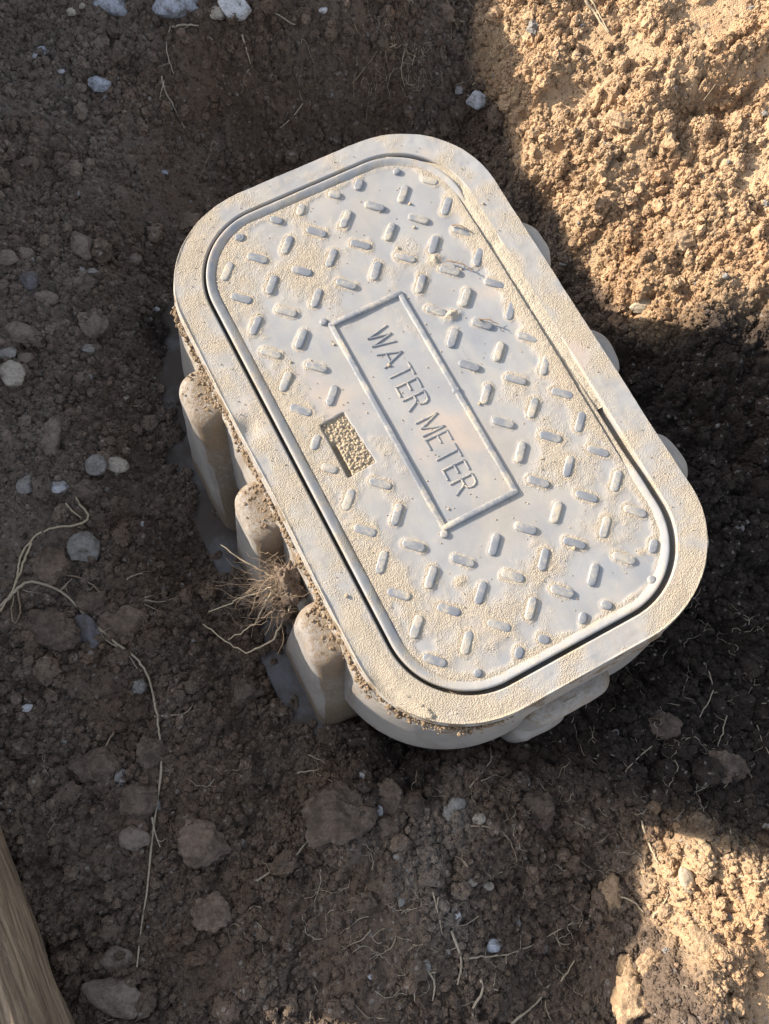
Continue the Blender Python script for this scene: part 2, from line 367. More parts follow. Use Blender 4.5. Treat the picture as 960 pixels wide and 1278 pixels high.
# ------------------------------------------------------------ loose crumbs (uncountable)
def crumbs(name, n, rmin, rmax, power, seed, label):
    rs = np.random.RandomState(seed)
    x = rs.uniform(-.60, .62, n * 2); y = rs.uniform(-.62, .84, n * 2)
    sm = smoothmask(x, y); d, p, w = masks(x, y)
    cl = .5 + .9 * fbm(x * 14, y * 14, 201, 3)
    cm = sst(-.05, .35, fbm(x * 5 + 3, y * 5, 141, 3)) * sst(.12, -.05, x)
    keep = rs.rand(n * 2) < np.clip(cl, .2, 1) * (1 - .93 * sm) * (1 - .7 * cm)
    u, v = boxuv(x, y); keep &= np.maximum(np.abs(u) - .15, np.abs(v) - .258) > 0
    x, y, d, p, w = (a[keep][:n] for a in (x, y, d, p, w)); m = len(x)
    r = rmin * (1 - rs.rand(m) * (1 - (rmin / rmax) ** power)) ** (-1 / power)
    z = hgt(x, y) + r * rs.uniform(-.2, .55, m)
    me = bpy.data.meshes.new(name); me.vertices.add(m); me.vertices.foreach_set('co', np.stack([x, y, z], -1).astype(np.float32).ravel())
    for k, a in (('rad', r), ('dry', np.clip(d + rs.normal(0, .12, m), 0, 1)), ('pale', p), ('shade_tone', w), ('tone', rs.rand(m))):
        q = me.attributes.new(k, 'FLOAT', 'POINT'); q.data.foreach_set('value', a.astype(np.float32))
    q = me.attributes.new('rot', 'FLOAT_VECTOR', 'POINT'); q.data.foreach_set('vector', rs.uniform(0, 6.28, (m, 3)).astype(np.float32).ravel())
    q = me.attributes.new('scl', 'FLOAT_VECTOR', 'POINT'); q.data.foreach_set('vector', (rs.uniform(.7, 1.3, (m, 3)) * r[:, None]).astype(np.float32).ravel())
    o = bpy.data.objects.new(name, me); COL.objects.link(o); me.materials.append(M_CRUMB)
    ng = bpy.data.node_groups.new(name, 'GeometryNodeTree')
    ng.interface.new_socket('Geometry', in_out='INPUT', socket_type='NodeSocketGeometry')
    ng.interface.new_socket('Geometry', in_out='OUTPUT', socket_type='NodeSocketGeometry')
    N = ng.nodes; L = ng.links.new; gi = N.new('NodeGroupInput'); go = N.new('NodeGroupOutput')
    join = N.new('GeometryNodeJoinGeometry')
    for k in range(8):
        ic = N.new('GeometryNodeMeshIcoSphere'); ic.inputs['Radius'].default_value = 1; ic.inputs['Subdivisions'].default_value = 3
        sp = N.new('GeometryNodeSetPosition'); pos = N.new('GeometryNodeInputPosition')
        nz = N.new('ShaderNodeTexNoise'); nz.noise_dimensions = '4D'; nz.inputs['W'].default_value = k * 3.7 + seed
        nz.inputs['Scale'].default_value = 1.6; nz.inputs['Detail'].default_value = 3; nz.inputs['Roughness'].default_value = .6
        sub = N.new('ShaderNodeVectorMath'); sub.operation = 'SUBTRACT'; sub.inputs[1].default_value = (.5, .5, .5)
        scl = N.new('ShaderNodeVectorMath'); scl.operation = 'SCALE'; scl.inputs['Scale'].default_value = 2.1
        L(nz.outputs['Color'], sub.inputs[0]); L(sub.outputs[0], scl.inputs[0]); L(scl.outputs[0], sp.inputs['Offset']); L(ic.outputs[0], sp.inputs[0])
        sm_ = N.new('GeometryNodeSetMaterial'); sm_.inputs['Material'].default_value = M_CRUMB; L(sp.outputs[0], sm_.inputs[0])
        g2 = N.new('GeometryNodeGeometryToInstance'); L(sm_.outputs[0], g2.inputs[0]); L(g2.outputs[0], join.inputs[0])
    io = N.new('GeometryNodeInstanceOnPoints'); io.inputs['Pick Instance'].default_value = True
    L(gi.outputs[0], io.inputs['Points']); L(join.outputs[0], io.inputs['Instance'])
    for k, s in (('rot', 'Rotation'), ('scl', 'Scale')):
        na = N.new('GeometryNodeInputNamedAttribute'); na.data_type = 'FLOAT_VECTOR'; na.inputs[0].default_value = k
        if s == 'Rotation':
            er = N.new('FunctionNodeEulerToRotation'); L(na.outputs[0], er.inputs[0]); L(er.outputs[0], io.inputs[s])
        else: L(na.outputs[0], io.inputs[s])
    L(io.outputs[0], go.inputs[0])
    md = o.modifiers.new('scatter', 'NODES'); md.node_group = ng
    return tag(o, label, 'soil', kind='stuff')
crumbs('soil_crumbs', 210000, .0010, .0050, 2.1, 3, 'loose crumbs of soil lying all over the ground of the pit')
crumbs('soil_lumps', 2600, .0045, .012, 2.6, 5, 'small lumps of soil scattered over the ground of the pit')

# ------------------------------------------------------------ the meter box
box = tag(empty('meter_box', (0, 0, 0), THETA), 'grey plastic underground meter box half dug out in the dirt pit, thick rounded rim', 'meter box')
lidroot = tag(empty('access_lid', (0, 0, 0), THETA), 'dusty grey raised-tread lid lettered WATER METER, resting in the box rim', 'lid')

def rrect(hu, hv, r, n_arc, step):
    """closed rounded rectangle, CCW, points and outward normals"""
    P = []; N = []
    cs = [(hu - r, hv - r, 0), (-(hu - r), hv - r, 90), (-(hu - r), -(hv - r), 180), (hu - r, -(hv - r), 270)]
    for k, (cx, cy, a0) in enumerate(cs):
        for i in range(n_arc + 1):
            a = math.radians(a0 + 90 * i / n_arc); P.append((cx + r * math.cos(a), cy + r * math.sin(a))); N.append((math.cos(a), math.sin(a)))
        nx_, ny_, b0 = cs[(k + 1) % 4]; e = math.radians(b0); q = (nx_ + r * math.cos(e), ny_ + r * math.sin(e)); p = P[-1]
        L = math.hypot(q[0] - p[0], q[1] - p[1]); m = max(1, int(L / step))
        for i in range(1, m):
            P.append((p[0] + (q[0] - p[0]) * i / m, p[1] + (q[1] - p[1]) * i / m)); N.append(N[-1])
    return np.array(P), np.array(N)
def sweepquads(n, m):      # n around (closed), m profile points (open)
    i = np.arange(n)[:, None]; j = np.arange(m - 1)[None, :]
    a = i * m + j; b = ((i + 1) % n) * m + j
    return np.stack([a, b, b + 1, a + 1], -1).reshape(-1, 4)
LC = np.array([.002, -.002])       # centre of the opening in lid coordinates (y runs up the picture)
# ---- rim
P, Nn = rrect(.1318, .2412, .073, 90, .0017)
P = P + LC; n = len(P)
wid = .0275 * Nn[:, 0] ** 2 + .0205 * Nn[:, 1] ** 2
prof = [(-.0035, -.020), (-.0035, -.0135), (-.0005, -.013), (0, -.008), (.0, -.0018), (.0004, -.0006), (.0012, 0), ]
prof += [(.0012 + (1 - .0012) * 0, 0)]
pr_d = [-.0045, -.0045, -.0004, 0, 0, .0004, .0012]; pr_z = [-.022, -.0135, -.0130, -.008, -.0018, -.0006, 0]
top_t = np.linspace(.06, .93, 16)
out_t = [.955, .975, .99, 1.0, 1.0, 1.0, 1.005, 1.01, .97, .86, .6]; out_z = [.0006, .0012, .0008, -.0004, -.003, -.007, -.012, -.0165, -.019, -.0205, -.021]
cols = []; zs = []; du = []
per = np.arange(n) * .0017
for d, z in zip(pr_d, pr_z): cols.append(np.full(n, d)); zs.append(np.full(n, z)); du.append(np.full(n, .2))
for t_ in top_t: cols.append(wid * t_); zs.append(np.full(n, 0.0)); du.append(np.full(n, .5))
for t_, z in zip(out_t, out_z): cols.append(wid * t_); zs.append(np.full(n, z)); du.append(np.full(n, .55))
D = np.stack(cols, 1); Z = np.stack(zs, 1); DU = np.stack(du, 1)
X2 = P[:, None, 0] + Nn[:, None, 0] * D; Y2 = P[:, None, 1] + Nn[:, None, 1] * D
topm = sst(.004, .010, D) * (Z > -.002)
# worn corner nearest the camera: outer part of the top has sunk, dirt lies on it
cor = np.exp(-((X2 + .145) / .030) ** 2 - ((Y2 + .214) / .030) ** 2)
rdg = (np.clip(-Nn[:, 0], 0, 1) ** 2 + np.clip(-Nn[:, 1], 0, 1) ** 3)[:, None] * (.7 + pn(per * 22, per * 0 + 7, 8))[:, None]
Z = np.where((Z > 0) & (D > .015), Z * np.clip(rdg, 0, 1.5), Z)
Z = Z - .0065 * cor * sst(.008, .022, D) * sst(-.0225, -.010, Z + 0)
dustr = .35 + .9 * fbm(X2 * 30, Y2 * 30, 301, 4) + .30 * sst(-.02, -.13, X2) + .25 * (Y2 < -.2) + .5 * cor + .22 * (X2 > .12)
dustr = dustr + .55 * sst(-.004, -.012, Z) * (D > .01)
Z = Z + topm * (.0007 * fbm(X2 * 60, Y2 * 60, 303, 3) + np.clip(dustr, 0, 1) * (.00045 * fbm(X2 * 420, Y2 * 420, 305, 3) + .0004))
side = (D > .015) & (Z < -.002)
nn = fbm(X2 * 90 + Z * 150, Y2 * 90 - Z * 90, 307, 4)
X2 = X2 + Nn[:, None, 0] * np.where(side, .0016 * nn, 0); Y2 = Y2 + Nn[:, None, 1] * np.where(side, .0016 * nn, 0)
# wavy lower hem on the near short side, chip in the left long side
Z = Z - .0035 * side * (Y2 < -.2) * np.sin(X2 * 26 + .8)
chip = np.exp(-((X2 + .148) / .007) ** 2 - ((Y2 - .047) / .009) ** 2)
Z = Z - .0035 * chip * (Z > -.003)
X2 = X2 + .0012 * (D > .02) * pn(per * 9, per * 0 + 2, 5)[:, None]
fastmesh('rim', np.stack([X2, Y2, Z], -1).reshape(-1, 3), sweepquads(n, D.shape[1])[:, ::-1], M_PLASTIC, box, {'dust': dustr})
# ---- wall below the rim, slightly flaring
zb = np.concatenate([np.linspace(-.0085, -.06, 18), np.linspace(-.07, -.30, 24)])
off = wid[:, None] - .0050 + .17 * np.clip(-zb[None, :] - .014, 0, .13) + .0068
zb = np.concatenate([[-.0068, -.0072, -.0080], zb]); off = np.concatenate([wid[:, None] - .006, wid[:, None] - .0004, wid[:, None] + .0010, off], 1)
X3 = P[:, None, 0] + Nn[:, None, 0] * off; Y3 = P[:, None, 1] + Nn[:, None, 1] * off; Z3 = np.repeat(zb[None, :], n, 0)
lump = np.clip(fbm(X3 * 45 + Z3 * 40, Y3 * 45 + Z3 * 60, 311, 4) + .15, 0, 1) * sst(-.06, -.022, Z3)
lump_s = lump * sst(-.010, -.020, Z3); X3 = X3 + Nn[:, None, 0] * lump_s * .006; Y3 = Y3 + Nn[:, None, 1] * lump_s * .006
fastmesh('wall', np.stack([X3, Y3, Z3], -1).reshape(-1, 3), sweepquads(n, len(zb))[:, ::-1], M_BODY, box,
         {'dust': .12 + lump * 1.3 + .45 * fbm(X3 * 25, Y3 * 25 + Z3 * 25, 313, 3) + .7 * sst(-.11, -.20, Z3)})
# ---- ribs on the walls
def rib(u0, v0, v1, prot, z_top, nrm, flf, flb, flo, zbot=-.27, rc=.015, dustk=.75, name='rib'):
    """moulded rib: plan outline grows with depth. nrm: outward direction, 'L','R','F' """
    nz = 34; na = 10; zl = []; V3 = []; mud_shade = []
    t = np.linspace(0, 1, 12)
    lev = [(z_top - .011 * (1 - math.cos(a)), -.011 * (1 - math.sin(a))) for a in np.linspace(0, math.pi / 2, 9)]
    lev += [(z_top - .011 - (z_top - .011 - zbot) * k / 24, 0) for k in range(1, 25)]
    for zz, ins in lev:
        d = max(0, z_top - zz)
        a0 = v0 - flb * d - ins * -1 * 1.0; a1 = v1 + flf * d + ins
        a0 = v0 - flb * d - ins; pr = prot + flo * d + ins
        r = min(rc + .02 * d, (a1 - a0) / 2 - .001)
        loop = [(-.015, a0)]
        for i in range(na + 1):
            an = math.pi / 2 * i / na; loop.append((pr - r + r * math.sin(an), a0 + r - r * math.cos(an)))
        for i in range(1, 5): loop.append((pr, a0 + r + (a1 - a0 - 2 * r) * i / 5))
        for i in range(na + 1):
            an = math.pi / 2 * i / na; loop.append((pr - r + r * math.cos(an), a1 - r + r * math.sin(an)))
        loop.append((-.015, a1)); zl.append(zz)
        for p, v in loop:
            nzv = .0012 * float(_n1(p * 60 + v * 40, zz * 50 + v * 30))
            V3.append((u0, p + nzv, v + nzv, zz))
            mud_shade.append(dustk * (1 if d < .012 else max(0, 1 - d / .05)) * (.5 + 8 * max(0, .045 - p)) + .02 + (.55 if (v > a1 - .008 or p < .016) else 0) * min(1, d / .03) + .6 * sst(.10, .19, d))  # mud; shaded front face and wall side darkened further as painted shade
    m = len(loop); L = len(lev); vs = []
    for q in V3:
        u, p, v, zz = q
        if nrm == 'L': vs.append((-(u + p), -v, zz))
        elif nrm == 'R': vs.append((u + p, -v, zz))
        else: vs.append((v, -(u + p), zz))
    fc = []
    for k in range(L - 1):
        for i in range(m - 1):
            a = k * m + i; f = (a, a + 1, a + m + 1, a + m); fc.append(f if nrm == 'L' else f[::-1])
    # cap: strip across the top
    half = m // 2
    for i in range(half):
        a, b, c, d_ = i, i + 1, m - 2 - i, m - 1 - i
        if b < c: fc.append((a, d_, c, b) if nrm == 'L' else (b, c, d_, a))
        elif b == c: fc.append((a, d_, b) if nrm == 'L' else (b, d_, a))
    o = link(name, vs, fc, M_BODY, box)
    at_ = o.data.attributes.new('dust', 'FLOAT', 'POINT'); at_.data.foreach_set('value', np.array(mud_shade, dtype=np.float32))
    return o
def _n1(a, b): return pn(np.array([a]), np.array([b]), 401)[0]
for v0 in (-.136, -.016, .106):
    rib(.152, v0, v0 + .054, .037, -.034, 'L', .24, .06, .13, rc=.018)
for v0 in (-.140, -.010, .108):
    rib(.150, v0, v0 + .058, .041, -.034, 'R', .2, .2, .16, rc=.024, dustk=.15)
rib(.264, -.044, .040, .028, -.072, 'F', .1, .06, .08, rc=.018, dustk=.6)
rib(.268, -.050, .008, .036, -.150, 'F', .1, .05, .06, rc=.014, dustk=.5)
# ---- base flange
Pf, Nf = rrect(.243, .335, .06, 24, .01)
nf = len(Pf); pts = []
for dz, ins in ((-.236, .09), (-.236, .03), (-.236, .002), (-.238, 0), (-.246, 0)):
    for p, q in zip(Pf, Nf):
        w_ = .0025 * float(_n1(p[0] * 14, p[1] * 14)); pts.append((p[0] - q[0] * ins, p[1] - q[1] * ins, dz + w_ * 1.8))
fc = [(k * nf + i, (k + 1) * nf + i, (k + 1) * nf + (i + 1) % nf, k * nf + (i + 1) % nf) for k in range(4) for i in range(nf)]
link('base_flange', pts, fc, M_FLANGE, box)

# ------------------------------------------------------------ lid
HGAP = .03
def latt(m, n_): return ((m + .6) * HGAP, -(n_ - 6.4) * HGAP)
AD = np.array([-30, -30 * -1.0])    # placeholder, directions follow from the lattice itself
dirA = np.array([-1.0, -1.0]) / math.sqrt(2)      # steep treads, lid coords (x short axis, y up)
dirB = np.array([1.0, -1.0]) / math.sqrt(2)
def sdrr(x, y, hu, hv, r, c=LC):
    qx = np.abs(x - c[0]) - (hu - r); qy = np.abs(y - c[1]) - (hv - r)
    return np.hypot(np.maximum(qx, 0), np.maximum(qy, 0)) + np.minimum(np.maximum(qx, qy), 0) - r
FR = (-.0425, .0265, -.1065, .1025)      # frame bars: x0,x1,y0,y1 (lid coords, centre lines)
REC = np.array([(-.094, .022), (-.070, .024), (-.066, -.029), (-.094, -.031)])  # pick slot
def inrec(x, y, grow=0):
    m = np.ones(np.shape(x)) * 1e9
    for i in range(4):
        a = REC[i]; b = REC[(i + 1) % 4]; e = b - a; nrm = np.array([e[1], -e[0]]) / np.hypot(*e)   # CW -> inward
        m = np.minimum(m, (x - a[0]) * nrm[0] + (y - a[1]) * nrm[1])
    return m
if inrec(-.08, 0.0) < 0:
    _ir = inrec
    def inrec(x, y, grow=0):
        m = np.ones(np.shape(x)) * 1e9
        for i in range(4):
            a = REC[i]; b = REC[(i + 1) % 4]; e = b - a; nrm = -np.array([e[1], -e[0]]) / np.hypot(*e)
            m = np.minimum(m, (x - a[0]) * nrm[0] + (y - a[1]) * nrm[1])
        return m
treads = []
TL = .0205
for m_ in range(-6, 5):
    for n_ in range(-3, 16):
        x, y = latt(m_, n_); isA = (m_ + n_) % 2 == 0; d = dirA if isA else dirB
        ts = np.linspace(-TL / 2 + .004, TL / 2 - .004, 15)
        px_, py_ = x + d[0] * ts, y + d[1] * ts
        ok = sdrr(px_, py_, .127, .238, .069) < -.0140
        ok &= ~((px_ > FR[0] - .0115) & (px_ < FR[1] + .0105) & (py_ > FR[2] - .012) & (py_ < FR[3] + .011))
        ok &= inrec(px_, py_) < -.007
        if ok.sum() >= 2:
            t0, t1 = ts[ok][0], ts[ok][-1]
            treads.append((x + d[0] * (t0 + t1) / 2, y + d[1] * (t0 + t1) / 2, math.atan2(d[1], d[0]), t1 - t0))
print('treads', len(treads))
# ---- panel: fine grid with dust relief
st = .00095
gx = np.arange(-.128, .132, st); gy = np.arange(-.242, .240, st); LX, LY = np.meshgrid(gx, gy)
sd = sdrr(LX, LY, .127, .238, .069)
dust = .36 + .95 * fbm(LX * 16, LY * 13, 501, 4) + .35 * fbm(LX * 50, LY * 50, 502, 3)
for (a, b, sx, sy, k) in [(-.008, 0, .04, .10, -.55), (.06, .19, .06, .04, -.25), (.05, .03, .035, .06, -.22), (-.06, .05, .03, .04, -.25), (-.04, -.215, .03, .02, -.35),
                          (.04, -.20, .03, .02, -.4), (.0, -.15, .03, .02, -.15), (.085, -.11, .04, .03, .35), (-.10, .1, .02, .12, .45), (-.1, -.12, .02, .06, .3), (.02, -.17, .05, .02, .2),
                          (-.04, .16, .05, .03, .3), (-.06, -.2, .05, .025, .25), (.118, .05, .012, .12, .9), (.115, -.06, .01, .05, .3), (.0, .205, .03, .02, .1), (.08, -.21, .03, .02, -.2)]:
    dust += k * np.exp(-((LX - a) / sx) ** 2 - ((LY - b) / sy) ** 2)
for (a, b, an, L) in treads:
    i0, i1 = np.searchsorted(gx, [a - .022, a + .022]); j0, j1 = np.searchsorted(gy, [b - .022, b + .022])
    sx, sy = LX[j0:j1, i0:i1] - a, LY[j0:j1, i0:i1] - b
    al = sx * math.cos(an) + sy * math.sin(an); pe = -sx * math.sin(an) + sy * math.cos(an)
    dd = np.hypot(np.maximum(np.abs(al) - L / 2, 0), pe) - .004
    dust[j0:j1, i0:i1] += .42 * np.exp(-(np.maximum(dd, 0) / .0022) ** 2)
dust += .35 * sst(-.016, -.010, sd)
dust = np.clip(dust, 0, 1.1); dd_ = sst(.3, .75, dust)
LZ = -.0028 + .0007 * dd_ + dd_ * (.00050 * fbm(LX * 330, LY * 330, 511, 3, .7) + .0005 * fbm(LX * 90, LY * 90, 513, 2)) + .0005 * fbm(LX * 18, LY * 18, 515, 2)
LZ += .0022 * np.exp(-((LX - .120) / .010) ** 2 - ((LY - .055) / .11) ** 4)     # dust banked against the right lip
ir = inrec(LX, LY)
LZ -= .0075 * sst(0, .0012, ir)
dust = np.maximum(dust, sst(0, .003, ir))
for (a, b, r_, hh) in [(.072, .118, .006, .0035), (.058, .062, .007, .005), (-.052, -.152, .006, .0016), (.094, -.2, .004, .001)]:
    g_ = np.exp(-((LX - a) / r_) ** 2 - ((LY - b) / (r_ * .7)) ** 2); LZ += hh * g_ * (.7 + .6 * fbm(LX * 260, LY * 260, 517, 2)); dust += g_
q = gridquads(len(gx), len(gy)); ok = (sd < -.0068).ravel(); q = q[ok[q].all(1)]
used = np.unique(q); rem = np.full(len(ok), -1); rem[used] = np.arange(len(used))
fastmesh('panel', np.stack([LX, LY, LZ], -1).reshape(-1, 3)[used], rem[q], M_PLASTIC, lidroot, {'dust': dust.ravel()[used]})
# ---- lip round the lid
Pl, Nl = rrect(.1276, .2384, .0693, 80, .0017); Pl = Pl + LC + np.array([-.0014, .0008]); nl = len(Pl)
lp = [(0, -.012), (0, -.004), (.0002, -.0018), (.0005, -.0006), (.0010, -.0001), (.0017, .0001), (.0028, -.0001), (.0042, -.0006), (.0058, -.0013), (.0072, -.0020), (.0086, -.0028), (.0100, -.0036)]
DL = np.repeat(np.array([a for a, b in lp])[None], nl, 0); ZL = np.repeat(np.array([b for a, b in lp])[None], nl, 0)
XL = Pl[:, None, 0] - Nl[:, None, 0] * DL; YL = Pl[:, None, 1] - Nl[:, None, 1] * DL
right = sst(.10, .12, XL) * sst(-.15, -.11, YL) * sst(.18, .14, YL)
ZL = ZL - right * .0030 * (DL < .009) + .00025 * fbm(XL * 120, YL * 120, 521, 3) * (ZL > -.003)
dl = .34 + .6 * fbm(XL * 30, YL * 30, 523, 3) + right * .7 + .3 * (DL > .007) + .35 * fbm(XL * 160, YL * 160, 525, 2)
fastmesh('edge_lip', np.stack([XL, YL, ZL], -1).reshape(-1, 3), sweepquads(nl, len(lp)), M_PLASTIC, lidroot, {'dust': dl})
# ---- raised pieces
def pill(L, r, h, name, soft=.45, nseg=10):
    V3 = []; loops = [(1.06, -.0015), (1.0, .1 * h), (.93, .62 * h), (.80, .9 * h), (.60, h)]
    for s, z in loops:
        for e in (1, -1):
            for i in range(nseg + 1):
                a = -math.pi / 2 + math.pi * i / nseg + (0 if e == 1 else math.pi)
                V3.append((e * L / 2 + r * s * math.cos(a), r * s * math.sin(a), z))
    m = 2 * (nseg + 1); fc = [(k * m + i, k * m + (i + 1) % m, (k + 1) * m + (i + 1) % m, (k + 1) * m + i) for k in range(len(loops) - 1) for i in range(m)]
    fc.append(tuple(range((len(loops) - 1) * m, len(loops) * m)))
    me = bpy.data.meshes.new(name); me.from_pydata(V3, [], fc); me.update(); me.polygons.foreach_set('use_smooth', [True] * len(me.polygons)); me.materials.append(M_TREAD)
    return me
cache = {}
zpan = lambda x, y: float(LZ[min(len(gy) - 1, int((y - gy[0]) / st + .5)), min(len(gx) - 1, int((x - gx[0]) / st + .5))])
for (a, b, an, L) in treads:
    key = round(L / .0015)
    if key not in cache: cache[key] = pill(L, .0038, .0016, 'tread')
    o = bpy.data.objects.new('tread', cache[key]); o.scale = (1, random.uniform(.92, 1.05), random.uniform(.85, 1.1)); COL.objects.link(o); o.parent = lidroot
    db = dust[int((b - gy[0]) / st), int((a - gx[0]) / st)]
    o.location = (a, b, -.0028 + .0003 * (random.random() - .5) + (.0003 if db > .8 else .0005)); o.rotation_euler = (0, 0, an + random.uniform(-.03, .03))
def tmpmesh(L, r, h, name): return pill(L, r, h, name)
x0, x1, y0, y1 = FR
for (a, b, an, L) in [(x0, (y0 + y1) / 2, math.pi / 2, y1 - y0), (x1, (y0 + y1) / 2, math.pi / 2, y1 - y0), ((x0 + x1) / 2, y1, 0, x1 - x0), ((x0 + x1) / 2, y0, 0, x1 - x0)]:
    o = bpy.data.objects.new('border_bar', pill(L, .0027, .0020 if an else .0022, 'border_bar', nseg=4)); COL.objects.link(o); o.parent = lidroot
    o.location = (a, b, -.0027); o.rotation_euler = (0, 0, an)
sm_ = pill(.0004, .0035, .0020, 'stud')
for a, b in [(.084, .216), (-.078, .219), (-.047, .108), (.0265, -.003), (-.045, -.111), (.089, -.224), (-.076, -.223)]:
    o = bpy.data.objects.new('stud', sm_); COL.objects.link(o); o.parent = lidroot; o.location = (a, b, -.0026)
# ---- lettering, one part per letter, made of thin raised strokes
GL = {'W': (1.15, [[(0, 1), (.29, 0), (.575, 1), (.86, 0), (1.15, 1)]]), 'A': (.95, [[(0, 0), (.475, 1), (.95, 0)], [(.2, .36), (.75, .36)]]),
      'T': (.8, [[(0, 1), (.8, 1)], [(.4, 1), (.4, 0)]]), 'E': (.62, [[(.62, 1), (0, 1), (0, 0), (.62, 0)], [(0, .53), (.52, .53)]]),
      'R': (.72, [[(0, 0), (0, 1), (.42, 1), (.62, .94), (.7, .76), (.62, .57), (.42, .5), (0, .5)], [(.38, .5), (.74, 0)]]),
      'M': (.9, [[(0, 0), (0, 1), (.45, .1), (.9, 1), (.9, 0)]])}
def stroke(vs, fc, p, q, w, h):
    p = np.array(p); q = np.array(q); d = q - p; L = np.hypot(*d); d = d / L; nn = np.array([-d[1], d[0]])
    b = len(vs); p = p - d * w * .5; q = q + d * w * .5
    for z, s in ((-.0012, 1.15), (h * .5, 1.0), (h, .55)):
        for c, e in ((p, 1), (p, -1), (q, -1), (q, 1)):
            en = d * (w * .5 * (1 - s)) * (1 if c is p else -1); r = c + en + nn * e * w * s; vs.append((r[0], r[1], z))
    for k in range(2):
        for i in range(4): fc.append((b + 4 * k + i, b + 4 * k + (i + 1) % 4, b + 4 * k + 4 + (i + 1) % 4, b + 4 * k + 4 + i))
    fc.append((b + 8, b + 9, b + 10, b + 11))
# the text runs down the picture: reading direction = -y in lid coords, letter tops towards +x
LH = .0208; word = 'WATER METER'; gap = .30; tot = sum(GL[c][0] if c != ' ' else .25 for c in word) + gap * (len(word) - 1)
sx_ = .166 / tot; cur = 0.080
for c in word:
    if c == ' ': cur -= (.25 + gap) * sx_; continue
    w, strokes = GL[c]; vs = []; fc = []
    for s in strokes:
        for p, q_ in zip(s[:-1], s[1:]): stroke(vs, fc, (p[1] * LH - .0195, -p[0] * sx_), (q_[1] * LH - .0195, -q_[0] * sx_), .00075, .00078)
    o = link('letter', vs, fc, M_TREAD, lidroot, smooth=False); o.location = (0, cur, -.0026)
    cur -= (w + gap) * sx_
# ---- packed dirt in the pick slot
gx2 = np.arange(-.0955, -.0645, .0006); gy2 = np.arange(-.033, .026, .0006); AX, AY = np.meshgrid(gx2, gy2)
s2 = inrec(AX, AY); lump2 = bumps(AX * 420, AY * 420, 601) * .0016 + bumps(AX * 900, AY * 900, 603) * .0008 + .0008 * fbm(AX * 200, AY * 200, 605, 3)
slot = sst(.006, .0035, AX - (-.094)) * sst(.004, -.002, AY) 
AZ = -.0052 + lump2 - .006 * slot
q = gridquads(len(gx2), len(gy2)); ok = (s2 > .0002).ravel(); q = q[ok[q].all(1)]; used = np.unique(q); rem = np.full(len(ok), -1); rem[used] = np.arange(len(used))
t = NT('packed_dirt'); n2 = t.noise(500, 5, .7); M_PACK = t.out(t.mix(n2, (.30, .24, .17), (.50, .42, .31)), .97, .1, t.bump(n2, .001, .8))
pk = fastmesh('packed_dirt', np.stack([AX, AY, AZ], -1).reshape(-1, 3)[used], rem[q], M_PACK)
pk.rotation_euler = (0, 0, THETA); tag(pk, 'dry dirt packed into the rectangular pick slot of the lid', 'dirt', kind='stuff')
# ---- sand lying in the seam on the upper right side
pts = []; fc = []; k = 0
sel = [i for i in range(n) if P[i, 0] > .05 and P[i, 1] > -.075 and P[i, 0] * .8 + P[i, 1] < .30]
sel.sort(key=lambda i: math.atan2(P[i, 1] + .0, P[i, 0] - .0))
for q_i, i in enumerate(sel):
    en_ = min(1.0, q_i / 60, (len(sel) - 1 - q_i) / 60)
    for j, (d, z) in enumerate([(-.0125, -.0032), (-.0085, -.0016), (-.0055, -.0008), (-.0025, -.0002), (-.001, -.0005), (.0006, .0003), (.004, -.0008)]):
        w_ = float(_n1(P[i, 0] * 300 + j, P[i, 1] * 300)); w2 = float(_n1(P[i, 0] * 60 + 9, P[i, 1] * 60))
        pts.append((P[i, 0] + Nn[i, 0] * d, P[i, 1] + Nn[i, 1] * d, z + .0006 * w_ * (j not in (0, 6)) - .0009 * max(0, w2 * 2) - .004 * (1 - en_) ** 1.5 * (1 + .5 * w_)))
for a in range(len(sel) - 1):
    for j in range(6): fc.append((a * 7 + j, a * 7 + 7 + j, a * 7 + 8 + j, a * 7 + j + 1))
t = NT('dry_sand'); n2 = t.math('ADD', t.noise(500, 5, .75), t.math('MULTIPLY', t.voro(850), .5)); M_SAND = t.out(t.mix(n2, (.40, .34, .265), (.52, .46, .37)), .98, .1, t.bump(n2, .0018, .9))
sa = link('seam_sand', pts, fc, M_SAND); sa.rotation_euler = (0, 0, THETA); tag(sa, 'fine dry sand filling the seam between lid and rim on the long right side', 'sand', kind='stuff')

# ------------------------------------------------------------ stones and clods
def rock_mesh(name, seed, mat, facets=6, rough=.16, sub=4):
    import bmesh
    bm = bmesh.new(); bmesh.ops.create_icosphere(bm, subdivisions=sub, radius=1)
    rs = np.random.RandomState(seed); co = np.array([v.co[:] for v in bm.verts])
    for k in range(facets):
        nv = rs.normal(size=3); nv /= np.linalg.norm(nv); h = rs.uniform(.60, .86)
        s = co @ nv; ex = np.maximum(s - h, 0); co -= (ex * .93)[:, None] * nv
    o1 = seed * 3.1
    r = (pn(co[:, 0] * 1.2 + o1, co[:, 1] * 1.2 + co[:, 2] * 1.7, seed) + .5 * pn(co[:, 0] * 3 + co[:, 2] * 2 + o1, co[:, 1] * 3 - co[:, 2] * 2, seed + 1)
         + .25 * pn(co[:, 0] * 7 + co[:, 2] * 5, co[:, 1] * 7 - co[:, 2] * 5 + o1, seed + 2) + .14 * pn(co[:, 0] * 15 + co[:, 2] * 11, co[:, 1] * 15 - co[:, 2] * 13 + o1, seed + 3))
    co = co * (1 + rough * r)[:, None]
    for v, c in zip(bm.verts, co): v.co = c
    me = bpy.data.meshes.new(name); bm.to_mesh(me); bm.free(); me.polygons.foreach_set('use_smooth', [True] * len(me.polygons)); me.materials.append(mat)
    return me
